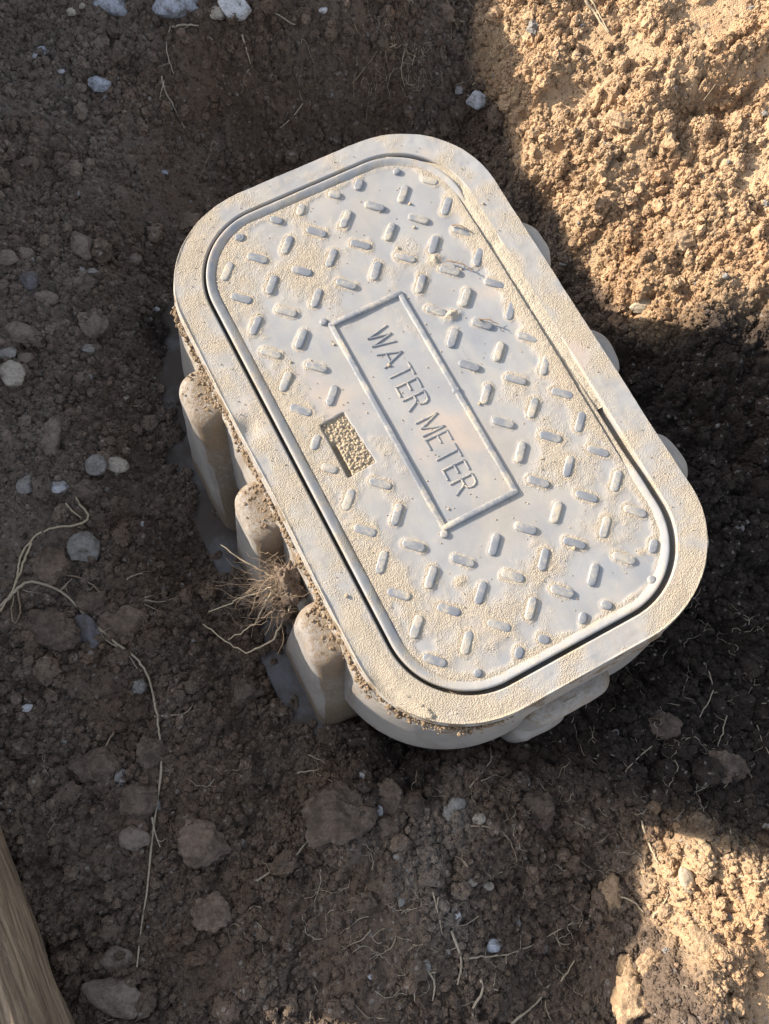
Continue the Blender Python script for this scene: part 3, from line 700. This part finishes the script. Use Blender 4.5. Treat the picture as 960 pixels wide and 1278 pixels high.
def rock(name, px, py, w, h, mat, label, cat, seed, rot=0, facets=6, rough=.16, flat=.6, sink=.35, sub=4, group=None):
    p = at(px, py); dist = CAM[2] - p[2]; sx = w / 1000 * dist / 2; sy = h / 1000 * dist / 2; sz = min(sx, sy) * flat * 1.15
    o = bpy.data.objects.new(name, rock_mesh(name, seed, mat, facets, rough, sub)); COL.objects.link(o)
    p = at(px, py, sz * (1 - 2 * sink))
    o.location = p; o.scale = (sx * 1.17, sy * 1.17, sz * 1.1); o.rotation_euler = (random.uniform(-.12, .12), random.uniform(-.12, .12), math.radians(rot))
    return tag(o, label, cat, group)
STONES = [
 (137,6,50,38,'bluish',-35,'angular bluish white stone at the top edge, leftmost of the three big ones',5),
 (222,6,66,46,'bluish',5,'wide bluish white stone at the top edge, middle of the three big ones',5),
 (292,6,46,42,'white',-20,'whitish rounded stone at the top edge, rightmost of the three big ones',5),
 (272,16,22,22,'pale',40,'small brownish pale stone wedged between two big white stones at the top edge',5),
 (124,104,29,23,'bluish',-8,'flat bluish stone lying alone in the shaded dirt of the upper left',4),
 (53,63,15,12,'bluish',-20,'small bluish pebble up left of the flat bluish stone',3),
 (43,70,9,10,'white',0,'tiny pale pebble touching the small bluish pebble, upper left',3),
 (77,89,9,7,'white',20,'tiny bright white pebble just left of the flat bluish stone',3),
 (102,111,15,15,'brown',30,'small brown pebble against the left side of the flat bluish stone',4),
 (90,15,15,13,'pale',0,'pale pebble near the top edge left of the big white stones',3),
 (104,7,15,9,'pale',20,'pale flat pebble at the top edge beside the leftmost big white stone',3),
 (404,12,13,11,'white',0,'small white pebble near the top edge in the middle',3),
 (595,125,26,32,'white',-25,'white rounded stone at the edge of sun and shade above the lid',5),
 (573,113,13,12,'grey',0,'small grey pebble left of the white stone above the lid',3),
 (205,215,13,6,'bluish',-30,'thin bluish chip of stone left above the lid',3),
 (103,305,28,42,'brown',25,'long reddish brown cobble left of the lid corner',5),
 (36,350,22,24,'dark',10,'round dark grey cobble near the left edge, upper cobble cluster',4),
 (58,372,29,19,'brown',-10,'rounded brown cobble just below the round dark grey cobble at left',4),
 (117,405,33,32,'brown',30,'big lumpy brown cobble right of the left cobble cluster',5),
 (25,415,36,24,'brown',-20,'wide brown cobble at left edge above the pale cobble',4),
 (110,435,17,13,'grey',-20,'small grey cobble under the big lumpy brown cobble',4),
 (109,469,15,14,'grey',0,'round small grey cobble below another, left of the box',4),
 (10,441,26,16,'grey',-10,'flat grey cobble touching the left edge of the view',4),
 (33,446,22,16,'brown',0,'flat brown cobble right of the flat grey cobble at left edge',4),
 (15,468,30,36,'pale',30,'pale grey cobble at the left edge, largest pale one',5),
 (65,543,30,50,'brown',5,'tall brown oval cobble in the left dirt, set upright',5),
 (120,581,25,26,'grey',10,'grey cobble touching the pale spotted stone at left',4),
 (146,580,27,20,'pale',-15,'pale spotted stone with a dark fleck, left of the box ribs',4),
 (73,607,22,17,'white',0,'smooth white pebble beside the bent straw at left',4),
 (31,608,20,20,'grey',0,'grey pebble left of the smooth white pebble',4),
 (196,386,8,7,'white',0,'tiny white pebble close to the left corner of the box rim',3),
 (158,497,8,9,'pale',0,'tiny pale pebble left of the first box rib',3),
 (64,336,7,7,'white',0,'tiny white pebble between the brown cobbles at left',3),
 (166,324,22,17,'brown',20,'brown pebble between the long reddish cobble and the lid',4),
 (10,322,26,22,'brown',0,'brown cobble at left edge above the dark round cobble',4),
 (33,318,20,20,'brown',0,'rounded brown pebble above the dark round cobble',4),
 (105,684,34,36,'grey',20,'rough grey stone inside the bend of the long root at left',5),
 (107,790,29,42,'dark',25,'smooth dark blue grey oval stone beneath the long root',5),
 (177,654,7,7,'white',0,'tiny white pebble left of the middle box rib',3),
 (33,883,13,9,'white',15,'small white pebble near the left edge, below the long root',3),
 (168,1047,32,22,'brown',-10,'flat brown stone just left of the long root, lower left',5),
 (145,1197,34,22,'brown',-10,'buff brown stone at the lower end of the long root',4),
 (142,1243,64,30,'brown',-18,'broad flat slab of brown rock at the bottom left',5),
 (455,967,13,9,'white',0,'white pebble just below the near corner of the box',3),
 (473,1013,11,13,'white',0,'white pebble between the big clod and the two lesser clods',3),
 (495,977,10,9,'pale',0,'pale pebble right above the middle clod below the box',3),
 (569,1006,20,16,'grey',30,'grey chalky lump in the pale patch below the box',3),
 (559,1018,11,20,'grey',0,'upright grey chalky flake in the pale patch below the box',3),
 (598,1022,14,12,'pale',0,'pale pebble on the right of the pale patch below the box',3),
 (589,1101,12,9,'pale',0,'pale pebble, left one of a pair under the pale patch',3),
 (609,1106,13,9,'pale',0,'pale pebble, right one of a pair under the pale patch',3),
 (550,1100,9,7,'pale',0,'little pale pebble left of a pair of pale pebbles at bottom middle',3),
 (571,1143,7,11,'white',10,'slim white pebble beside forked rootlets at bottom middle',3),
 (616,1181,14,13,'bluish',0,'bluish stone on the forked root at the bottom',3),
 (463,1219,7,7,'bluish',0,'tiny blue pebble alone at the bottom middle',3),
 (657,975,9,12,'white',-20,'white chip below the stepped rib of the box',3),
 (662,1041,7,8,'pale',0,'tiny pale pebble below the white chip, lower right',3),
 (857,1098,15,28,'tan',12,'pale oval stone standing in the sunlit dirt at lower right',5),
 (703,329,9,9,'grey',-30,'small grey pebble in the shade right of the lid',3),
 (803,379,34,20,'tan',28,'sunlit pale stone crusted with dirt, right of the lid',5),
]
for i, (x, y, w, h, k, rot, lab, sub) in enumerate(STONES):
    rock('stone' if w > 18 else 'pebble', x, y, w, h, ST[k], lab, 'stone' if w > 18 else 'pebble', 100 + i * 7, rot, 3 if k in ('brown', 'grey', 'dark') else 6, .12, .62, .22, 3 if w < 16 else 4, group='stones lying in the dirt')
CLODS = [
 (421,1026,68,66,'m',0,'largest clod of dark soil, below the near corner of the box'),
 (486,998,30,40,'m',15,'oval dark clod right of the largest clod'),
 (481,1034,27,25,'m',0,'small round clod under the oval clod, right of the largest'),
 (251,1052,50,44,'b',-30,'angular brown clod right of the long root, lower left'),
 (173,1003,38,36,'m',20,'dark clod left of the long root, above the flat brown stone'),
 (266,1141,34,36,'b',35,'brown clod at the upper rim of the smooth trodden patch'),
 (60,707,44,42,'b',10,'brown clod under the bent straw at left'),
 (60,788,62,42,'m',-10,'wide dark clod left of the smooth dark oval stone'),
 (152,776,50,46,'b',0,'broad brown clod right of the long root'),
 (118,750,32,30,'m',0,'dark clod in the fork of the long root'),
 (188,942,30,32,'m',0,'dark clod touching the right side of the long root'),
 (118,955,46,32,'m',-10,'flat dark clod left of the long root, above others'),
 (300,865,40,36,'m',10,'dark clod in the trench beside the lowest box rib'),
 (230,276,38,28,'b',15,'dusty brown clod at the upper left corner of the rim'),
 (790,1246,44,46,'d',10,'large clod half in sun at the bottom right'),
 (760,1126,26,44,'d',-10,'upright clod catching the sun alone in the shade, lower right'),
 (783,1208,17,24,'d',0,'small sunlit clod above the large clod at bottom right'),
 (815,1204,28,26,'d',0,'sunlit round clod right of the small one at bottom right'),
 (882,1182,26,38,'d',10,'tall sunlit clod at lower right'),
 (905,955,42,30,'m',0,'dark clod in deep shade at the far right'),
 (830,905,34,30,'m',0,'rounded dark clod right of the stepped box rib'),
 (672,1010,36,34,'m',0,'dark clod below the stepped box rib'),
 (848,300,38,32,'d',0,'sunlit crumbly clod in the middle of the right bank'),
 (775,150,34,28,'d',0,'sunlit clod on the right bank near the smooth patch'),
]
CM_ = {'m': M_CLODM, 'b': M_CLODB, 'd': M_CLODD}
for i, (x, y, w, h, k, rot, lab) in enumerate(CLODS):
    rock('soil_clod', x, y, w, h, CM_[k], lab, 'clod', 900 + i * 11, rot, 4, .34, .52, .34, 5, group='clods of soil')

# ------------------------------------------------------------ roots
def tube(vs, fc, pts, r0, r1, sides=6):
    pts = [Vector(p) for p in pts]; b = len(vs); n = len(pts)
    for i, p in enumerate(pts):
        d = (pts[min(i + 1, n - 1)] - pts[max(i - 1, 0)]).normalized(); a = d.cross(Vector((0, 0, 1)))
        if a.length < .1: a = d.cross(Vector((1, 0, 0)))
        a.normalize(); c = d.cross(a); r = r0 + (r1 - r0) * i / (n - 1); r *= random.uniform(.85, 1.15)
        for k in range(sides):
            an = 2 * math.pi * k / sides; vs.append(tuple(p + a * r * math.cos(an) + c * r * math.sin(an)))
    for i in range(n - 1):
        for k in range(sides): fc.append((b + i * sides + k, b + i * sides + (k + 1) % sides, b + (i + 1) * sides + (k + 1) % sides, b + (i + 1) * sides + k))
def resample(pts, step, jit):
    out = []
    for p, q in zip(pts[:-1], pts[1:]):
        p = np.array(p); q = np.array(q); m = max(1, int(np.linalg.norm(q - p) / step))
        for i in range(m): out.append(p + (q - p) * i / m + (np.random.normal(0, jit, 3) if i else 0))
    out.append(np.array(pts[-1])); return out
def hairs(vs, fc, path, k, ln, r):
    for _ in range(k):
        i = random.randrange(1, len(path) - 1); p = np.array(path[i]); a = random.uniform(0, 6.28); q = [p]
        for s in range(5):
            a += random.uniform(-.6, .6); p = p + np.array([math.cos(a), math.sin(a), 0]) * ln / 5; z = float(hgt(p[0], p[1])) + .0015
            p = np.array([p[0], p[1], max(z, min(p[2], z + .01))]); q.append(p)
        tube(vs, fc, q, r, r * .4, 4)
def root(paths, rad, mat, label=None, cat='root', name='root', lift=.0042, jit=.0006, nh=0):
    """paths: list of pixel polylines laid on the ground"""
    vs = []; fc = []
    for j, pl in enumerate(paths):
        P3 = []
        for p, q in zip(pl[:-1], pl[1:]):
            m = max(1, int(math.dist(p, q) / 9))
            for i in range(m): P3.append(at(p[0] + (q[0] - p[0]) * i / m, p[1] + (q[1] - p[1]) * i / m, lift))
        P3.append(at(*pl[-1], lift)); P3 = [np.array(a) for a in P3]
        for _ in range(2): P3 = [P3[0]] + [(P3[i - 1] + 2 * P3[i] + P3[i + 1]) / 4 for i in range(1, len(P3) - 1)] + [P3[-1]]
        for a in P3: a[2] = max(a[2], float(hgt(a[0], a[1])) + lift * .5)
        pth = resample(P3, .004, jit); rr = rad * (1.25 if j == 0 else .8)
        tube(vs, fc, pth, rr, rr * .5, 6)
        if nh: hairs(vs, fc, pth, nh, .014, rad * .35)
    c = np.array(vs).mean(0); o = link(name, [tuple(np.array(v) - c) for v in vs], fc, mat); o.location = c
    if label: tag(o, label, cat, 'roots and stalks lying on the dirt')
    return o
R_ = [
 ([[(0,757),(21,735),(31,722),(76,736),(93,753),(121,782),(141,799),(158,813),(175,823),(186,844),(194,878),(200,920),(202,960),(195,1010),(189,1055),(184,1110),(176,1160),(171,1207)],[(121,782),(130,800),(158,812),(172,835)],[(76,736),(90,722)],[(190,1020),(193,1040),(200,1057)]],.0013,M_ROOT,'long pale root running from the left edge down the dirt to the bottom left',2),
 ([[(104,604),(90,623),(115,642),(113,650),(93,657),(62,657),(39,671),(25,692),(21,729),(0,763)]],.0012,M_STRAW,'bent straw stalk with a sharp kink beside the white pebble at left',0),
 ([[(39,678),(27,709),(17,737),(0,760)]],.0012,M_STRAW,'short straight straw next to the left end of the long root',0),
 ([[(22,735),(28,774),(17,787),(13,777),(17,743)]],.0009,M_ROOTD,'thin looped rootlet hanging under the left end of the long root',0),
 ([[(82,628),(85,639),(101,646)]],.0009,M_STRAW,'short hooked straw inside the kink of the bent stalk',0),
 ([[(37,602),(59,612)]],.0008,M_STRAW,'short pale straw pointing at the smooth white pebble',0),
 ([[(62,716),(99,719),(118,729),(134,754)],[(118,729),(106,743),(102,754)],[(116,752),(103,770)]],.0010,M_ROOTD,'brown curved rootlet between the rough grey stone and the dark oval stone',1),
 ([[(180,749),(208,753),(230,740)],[(180,746),(203,740)],[(180,754),(199,763)],[(158,723),(169,713),(179,716)]],.0007,M_ROOT,'fan of thin pale rootlets at the trench edge left of the box',1),
 ([[(193,894),(239,891),(241,878)]],.0006,M_ROOT,'thin rootlet crossing the long root at its bend below the trench',0),
 ([[(149,902),(136,921),(130,939)]],.0013,M_ROOTD,'short brown twig left of the long root, lower left',0),
 ([[(320,1100),(352,1079),(375,1066),(387,1042)],[(352,1079),(345,1068)]],.0010,M_ROOT,'pale root leading to the left side of the largest clod',2),
 ([[(371,965),(391,962),(416,957)],[(391,963),(416,977)],[(385,942),(405,952),(416,957)]],.0007,M_ROOT,'forked pale rootlet above the largest clod',1),
 ([[(586,983),(603,964),(616,944)],[(600,975),(620,966)]],.0008,M_ROOT,'slanting rootlet just below the near wall of the box',1),
 ([[(587,1031),(614,1031),(633,1042),(644,1059),(645,1075)]],.0008,M_ROOTD,'curved brown rootlet arching right from the pale patch',0),
 ([[(563,1162),(575,1190),(578,1201),(571,1229)],[(578,1196),(614,1194),(639,1190),(666,1180),(691,1164),(716,1151)],[(691,1164),(700,1182)]],.0012,M_ROOT,'long forked root near the bottom middle running up to the right',4),
 ([[(540,1112),(547,1141),(552,1166)],[(547,1120),(543,1150)],[(552,1150),(575,1160),(598,1143)]],.0007,M_ROOT,'bunch of fine rootlets above the forked root at the bottom',2),
 ([[(515,1206),(518,1250)]],.0009,M_ROOT,'straight upright rootlet at the bottom middle',0),
 ([[(529,1208),(545,1222),(540,1249)]],.0009,M_ROOT,'kinked rootlet right of the straight one at the bottom middle',1),
 ([[(600,1222),(609,1236),(586,1258),(593,1276)],[(609,1236),(622,1236)]],.0012,M_ROOT,'branching white rootlet at the very bottom below the forked root',2),
 ([[(638,1277),(670,1254),(686,1229)]],.0011,M_ROOT,'pale root rising from the bottom edge, left of the large clod',2),
 ([[(700,1226),(717,1199)]],.0010,M_STRAW,'short bright twig just above the root at the bottom edge',1),
 ([[(769,1118),(786,1120),(797,1125),(803,1138)]],.0009,M_STRAW,'sunlit hairy rootlet leaving the upright clod',2),
 ([[(815,1146),(829,1130),(834,1116)]],.0009,M_STRAW,'sunlit short root left of the pale oval stone',1),
 ([[(923,1093),(935,1104),(956,1098)]],.0010,M_STRAW,'curled bright root right of the pale oval stone',1),
 ([[(801,1024),(806,1045),(822,1077)]],.0010,M_STRAW,'sunlit root at the upper tip of the lower right sun patch',2),
 ([[(879,827),(891,850),(892,865),(870,899)],[(892,865),(912,860)]],.0008,M_ROOT,'thin crooked rootlet in the deep shade right of the box corner',2),
 ([[(911,882),(900,917),(896,932)]],.0007,M_ROOT,'thin rootlet below the crooked one in deep shade',1),
 ([[(776,970),(784,955),(814,931)]],.0008,M_ROOT,'rootlet in the shade right below the stepped box rib',2),
 ([[(893,976),(896,953),(907,939)],[(945,905),(952,930),(960,940)]],.0008,M_ROOT,'pair of pale rootlets near the right edge in the shade',3),
 ([[(213,33),(233,30),(248,32)],[(213,33),(205,63),(215,80),(217,92)]],.0012,M_ROOT,'white root curling down from under the middle big white stone',1),
 ([[(202,95),(205,113),(217,133),(230,159)],[(205,100),(200,125)]],.0009,M_ROOT,'thin root hanging down the upper left bank',1),
 ([[(302,43),(313,80)]],.0009,M_ROOT,'short root below the rightmost big white stone',0),
 ([[(335,12),(350,21),(369,32)]],.0011,M_ROOT,'slanting pale root near the top edge right of the white stones',0),
 ([[(263,190),(253,213),(247,227)]],.0006,M_ROOTD,'hair thin curved rootlet above the upper left rim corner',0),
 ([[(440,104),(456,85),(477,55),(495,40)]],.0007,M_ROOTD,'fine long rootlet on the dark bank above the lid',0),
 ([[(474,65),(495,55)],[(505,60),(498,95),(505,108)],[(520,60),(512,90)],[(526,62),(530,70)]],.0010,M_ROOT,'tangle of pale roots on the dark bank straight above the lid',5),
 ([[(378,129),(367,145),(346,163)]],.0008,M_ROOT,'pale rootlet just above the far edge of the rim',0),
 ([[(558,0),(567,19)],[(583,0),(597,16)]],.0010,M_ROOTD,'two dark twigs coming in from the top edge',0),
 ([[(564,25),(572,24),(580,27)]],.0012,M_STRAW,'sunlit stub of root near the top edge, in the shade',3),
 ([[(590,106),(599,97)]],.0009,M_STRAW,'tiny bright twig touching the white stone above the lid',0),
 ([[(731,0),(745,20),(759,41)],[(737,0),(750,22),(760,40)]],.0015,M_STRAW,'double dry stalk lying on the sunlit bank at the top right',0),
]
for paths, rad, mat, lab, nh in R_: root(paths, rad, mat, lab, nh=nh)
# uncountable hair roots over the shaded soil
vs = []; fc = []; rs = random.Random(4)
for k in range(240):
    if k < 110: x, y = rs.gauss(800, 140), rs.gauss(950, 110)
    elif k < 170: x, y = rs.gauss(560, 120), rs.gauss(1150, 90)
    elif k < 205: x, y = rs.gauss(510, 60), rs.gauss(70, 30)
    else: x, y = rs.uniform(0, 960), rs.uniform(0, 1278)
    p = at(x, y, .003); u, v = boxuv(p[0], p[1])
    if max(abs(u) - .19, abs(v) - .29) < 0: continue
    a = rs.uniform(0, 6.28); pth = [p]
    for s in range(rs.randint(4, 12)):
        a += rs.gauss(0, .5); p = p + np.array([math.cos(a), math.sin(a), 0]) * .0035; p = np.array([p[0], p[1], float(hgt(p[0], p[1])) + rs.uniform(.001, .004)]); pth.append(p)
    tube(vs, fc, pth, .00045, .0002, 4)
    if rs.random() < .5: hairs(vs, fc, pth, 3, .009, .00025)
tag(link('root_hairs', vs, fc, M_ROOT), 'hair fine rootlets spread through the shaded soil', 'roots', kind='stuff')

# ------------------------------------------------------------ root clump stuck to the box wall
def boxpt(u, v, z): return np.array([u * U[0] + v * V[0], u * U[1] + v * V[1], z])
cl = empty('root_clump', tuple(boxpt(-.177, .080, -.058))); tag(cl, 'hairy clump of dirt and roots caught on the box wall between two ribs', 'root clump'); cl.scale = (.82, .82, .9)
o = bpy.data.objects.new('dirt', rock_mesh('dirt', 4242, M_CLODB, 3, .38, 5)); COL.objects.link(o); o.parent = cl; o.scale = (.014, .022, .020); o.rotation_euler = (.2, .3, .4)
o = bpy.data.objects.new('dirt', rock_mesh('dirt', 4243, M_CLODB, 3, .4, 5)); COL.objects.link(o); o.parent = cl; o.scale = (.012, .017, .017); o.location = (-.010, -.022, -.026)
rs = random.Random(11); vs = []; fc = []
for k in range(210):
    a = math.radians(rs.gauss(199, 13)); el = rs.uniform(-.3, .0); L = .016 + .05 * rs.random() ** 1.6 if k < 130 else rs.uniform(.02, .04)
    if k >= 130: a = rs.uniform(0, 6.28)
    p = np.array([rs.gauss(-.012, .010), rs.gauss(.0, .016), rs.gauss(0, .014)]); pth = [p]; m = 9
    for s in range(m):
        a += rs.gauss(0, .30); el += rs.gauss(0, .22); p = p + np.array([math.cos(a) * math.cos(el), math.sin(a) * math.cos(el), math.sin(el)]) * L / m; pth.append(p)
    tube(vs, fc, pth, .00022 + .0004 * rs.random() ** 2, .00015, 4)
ro = link('rootlets', vs, fc, M_ROOTD, cl); ro['kind'] = 'stuff'
for pl in [[(-.01, .0, 0), (-.05, -.012, -.004), (-.075, -.022, -.01), (-.088, -.028, -.006)], [(0, -.02, -.01), (-.02, -.055, -.03), (-.05, -.07, -.03), (-.075, -.055, -.02), (-.095, -.04, -.015)],
           [(-.02, .01, 0), (-.055, .028, .004), (-.075, .042, .01)], [(-.02, -.005, 0), (-.04, -.04, -.02), (-.07, -.055, -.03)]]:
    vs = []; fc = []; tube(vs, fc, resample(pl, .005, .0009), .0011, .0005, 6); link('root', vs, fc, M_STRAW, cl)
# ------------------------------------------------------------ dirt clinging under the rim, left side and near corner
vs = []; fc = []
import bmesh
def blob(c, s, seed):
    bm = bmesh.new(); bmesh.ops.create_icosphere(bm, subdivisions=2, radius=1); b = len(vs); rr = random.Random(seed)
    ph = [rr.uniform(0, 6) for _ in range(3)]
    for v in bm.verts:
        k = 1 + .3 * math.sin(v.co.x * 3 + ph[0]) * math.sin(v.co.y * 4 + ph[1]) + .2 * math.sin(v.co.z * 6 + ph[2]); vs.append((c[0] + v.co.x * s * k, c[1] + v.co.y * s * k, c[2] + v.co.z * s * k))
    for f in bm.faces: fc.append(tuple(b + v.index for v in f.verts))
    bm.free()
rs = random.Random(21)
for k in range(3400):
    if k < 1500: v = rs.uniform(-.19, .2); z = -.012 - abs(rs.gauss(0, .009)); u = -.1595 + .17 * (z + .014) + rs.gauss(0, .0012)
    elif k < 2250:
        r0 = rs.choice((-.136, -.016, .106)); v = r0 + rs.uniform(.004, .044); u = -.160 - abs(rs.gauss(0, .008)); z = -.0350
    else: a = min(1.5, max(.1, rs.gauss(.85, .33))); q_ = .0025 + rs.gauss(0, .003); v = .170 + (.0905 + q_) * math.sin(a); u = -.060 - (.0935 + q_) * math.cos(a); z = -.0115 - abs(rs.gauss(0, .002))
    p = boxpt(u, v, z); blob(p, .0005 + .0016 * rs.random() ** 3, k)
t = link('clinging_dirt', vs, fc, clod_material('clinging_soil', (.28, .21, .145))); tag(t, 'dry crumbs of dirt clinging under the left edge of the rim', 'dirt', kind='stuff')
# grit scattered over lid and rim
vs = []; fc = []; rs = random.Random(31)
for k in range(420):
    u = rs.uniform(-.15, .152); v = rs.uniform(-.255, .255)
    if float(sdrr(np.array([u]), np.array([-v]), .155, .258, .095)[0]) > -.002: continue
    s_ = float(sdrr(np.array([u]), np.array([-v]), .127, .238, .069)[0])
    if -.012 < s_ < .006: continue
    z = .0006 if s_ > 0 else zpan(u, -v) + .0002
    blob(boxpt(u, v, z), rs.uniform(.0003, .0006) if k > 22 else rs.uniform(.0009, .0016), k)
tag(link('grit', vs, fc, M_PACK), 'grains of grit strewn over the lid and its rim', 'grit', kind='stuff')
# twig crumbs on the lid
def lidtwig(p0, p1, rad, mat, label):
    a = unproj(*p0, .0005); b = unproj(*p1, .0012); mid = (a + b) / 2 + np.array([0, .001, .002]); vs = []; fc = []; pth = resample([a, mid, b], .002, .0003); tube(vs, fc, pth, rad, rad * .6, 6)
    for _ in range(5):
        q = pth[random.randrange(len(pth))]; an = random.uniform(0, 6.28); tube(vs, fc, [q, q + np.array([math.cos(an), math.sin(an), .2]) * .004], .0003, .0002, 4)
    c = np.array(vs).mean(0); o = link('twig', [tuple(np.array(v) - c) for v in vs], fc, mat); o.location = c; tag(o, label, 'twig')
lidtwig((558, 325), (592, 338), .0009, M_ROOTD, 'dark twig bit lying on the lid near its upper right side')
lidtwig((598, 398), (622, 405), .0008, M_ROOTD, 'twig bit stuck in a small pile of dirt on the lid')
lidtwig((564, 281), (586, 288), .0008, M_ROOTD, 'brown twig bit lying on a tread close to the far end of the lid')

# ------------------------------------------------------------ log at the lower left
M_BARK = bark_material(); M_WOOD = wood_material()
lg = empty('log'); tag(lg, 'weathered log with peeling bark at the bottom left corner', 'log')
a = unproj(-8, 1040, -.11); b = unproj(80, 1278, -.11); d = Vector(b - a).normalized(); sidev = Vector((d.y, -d.x, 0)).normalized()
if sidev.x > 0: sidev = -sidev
RL = .028
ctr = Vector(a) + sidev * (RL * .97 + .004) + d * .12; ctr.z = -.085
vs = []; fc = []; vs2 = []; fc2 = []; NS = 72; NLn = 150
for j in range(NLn):
    s = -.50 + 1.0 * j / (NLn - 1)
    for k in range(NS):
        th = 2 * math.pi * k / NS; nz_ = float(_n1(th * 3.2, s * 5)) * .007 + float(_n1(th * 11, s * 12)) * .004 + abs(float(_n1(th * 22 + 5, s * 9))) * .003
        peel = 1.0 if math.radians(80) + .12 * float(_n1(s * 14, 3)) < th < math.radians(240) else 0.0
        r = RL + nz_ * (.22 if peel else .5) - (.004 * peel)
        p = ctr + d * s - sidev * r * math.cos(th) + Vector((0, 0, 1)) * r * math.sin(th) * (1.05 if th < math.pi else 3.2); vs.append(p)
for j in range(NLn - 1):
    for k in range(NS):
        fc.append((j * NS + k, j * NS + (k + 1) % NS, (j + 1) * NS + (k + 1) % NS, (j + 1) * NS + k))
fc += [tuple(range(NS)), tuple(reversed(range((NLn - 1) * NS, NLn * NS)))]
barkf = [f for f in fc if len(f) > 4 or not (math.radians(84) < 2 * math.pi * (f[0] % NS) / NS < math.radians(236))]
woodf = [f for f in fc if f not in set(barkf)]
c = sum(vs, Vector()) / len(vs); rot = d.to_track_quat('Z', 'Y')
lg.location = c; lg.rotation_mode = 'QUATERNION'; lg.rotation_quaternion = rot; inv = rot.inverted()
loc = [tuple(inv @ (v - c)) for v in vs]
link('bark', loc, barkf, M_BARK, lg)
us = sorted({i for f in woodf for i in f}); mp = {i: k for k, i in enumerate(us)}
link('bare_wood', [loc[i] for i in us], [tuple(mp[i] for i in f) for f in woodf], M_WOOD, lg)
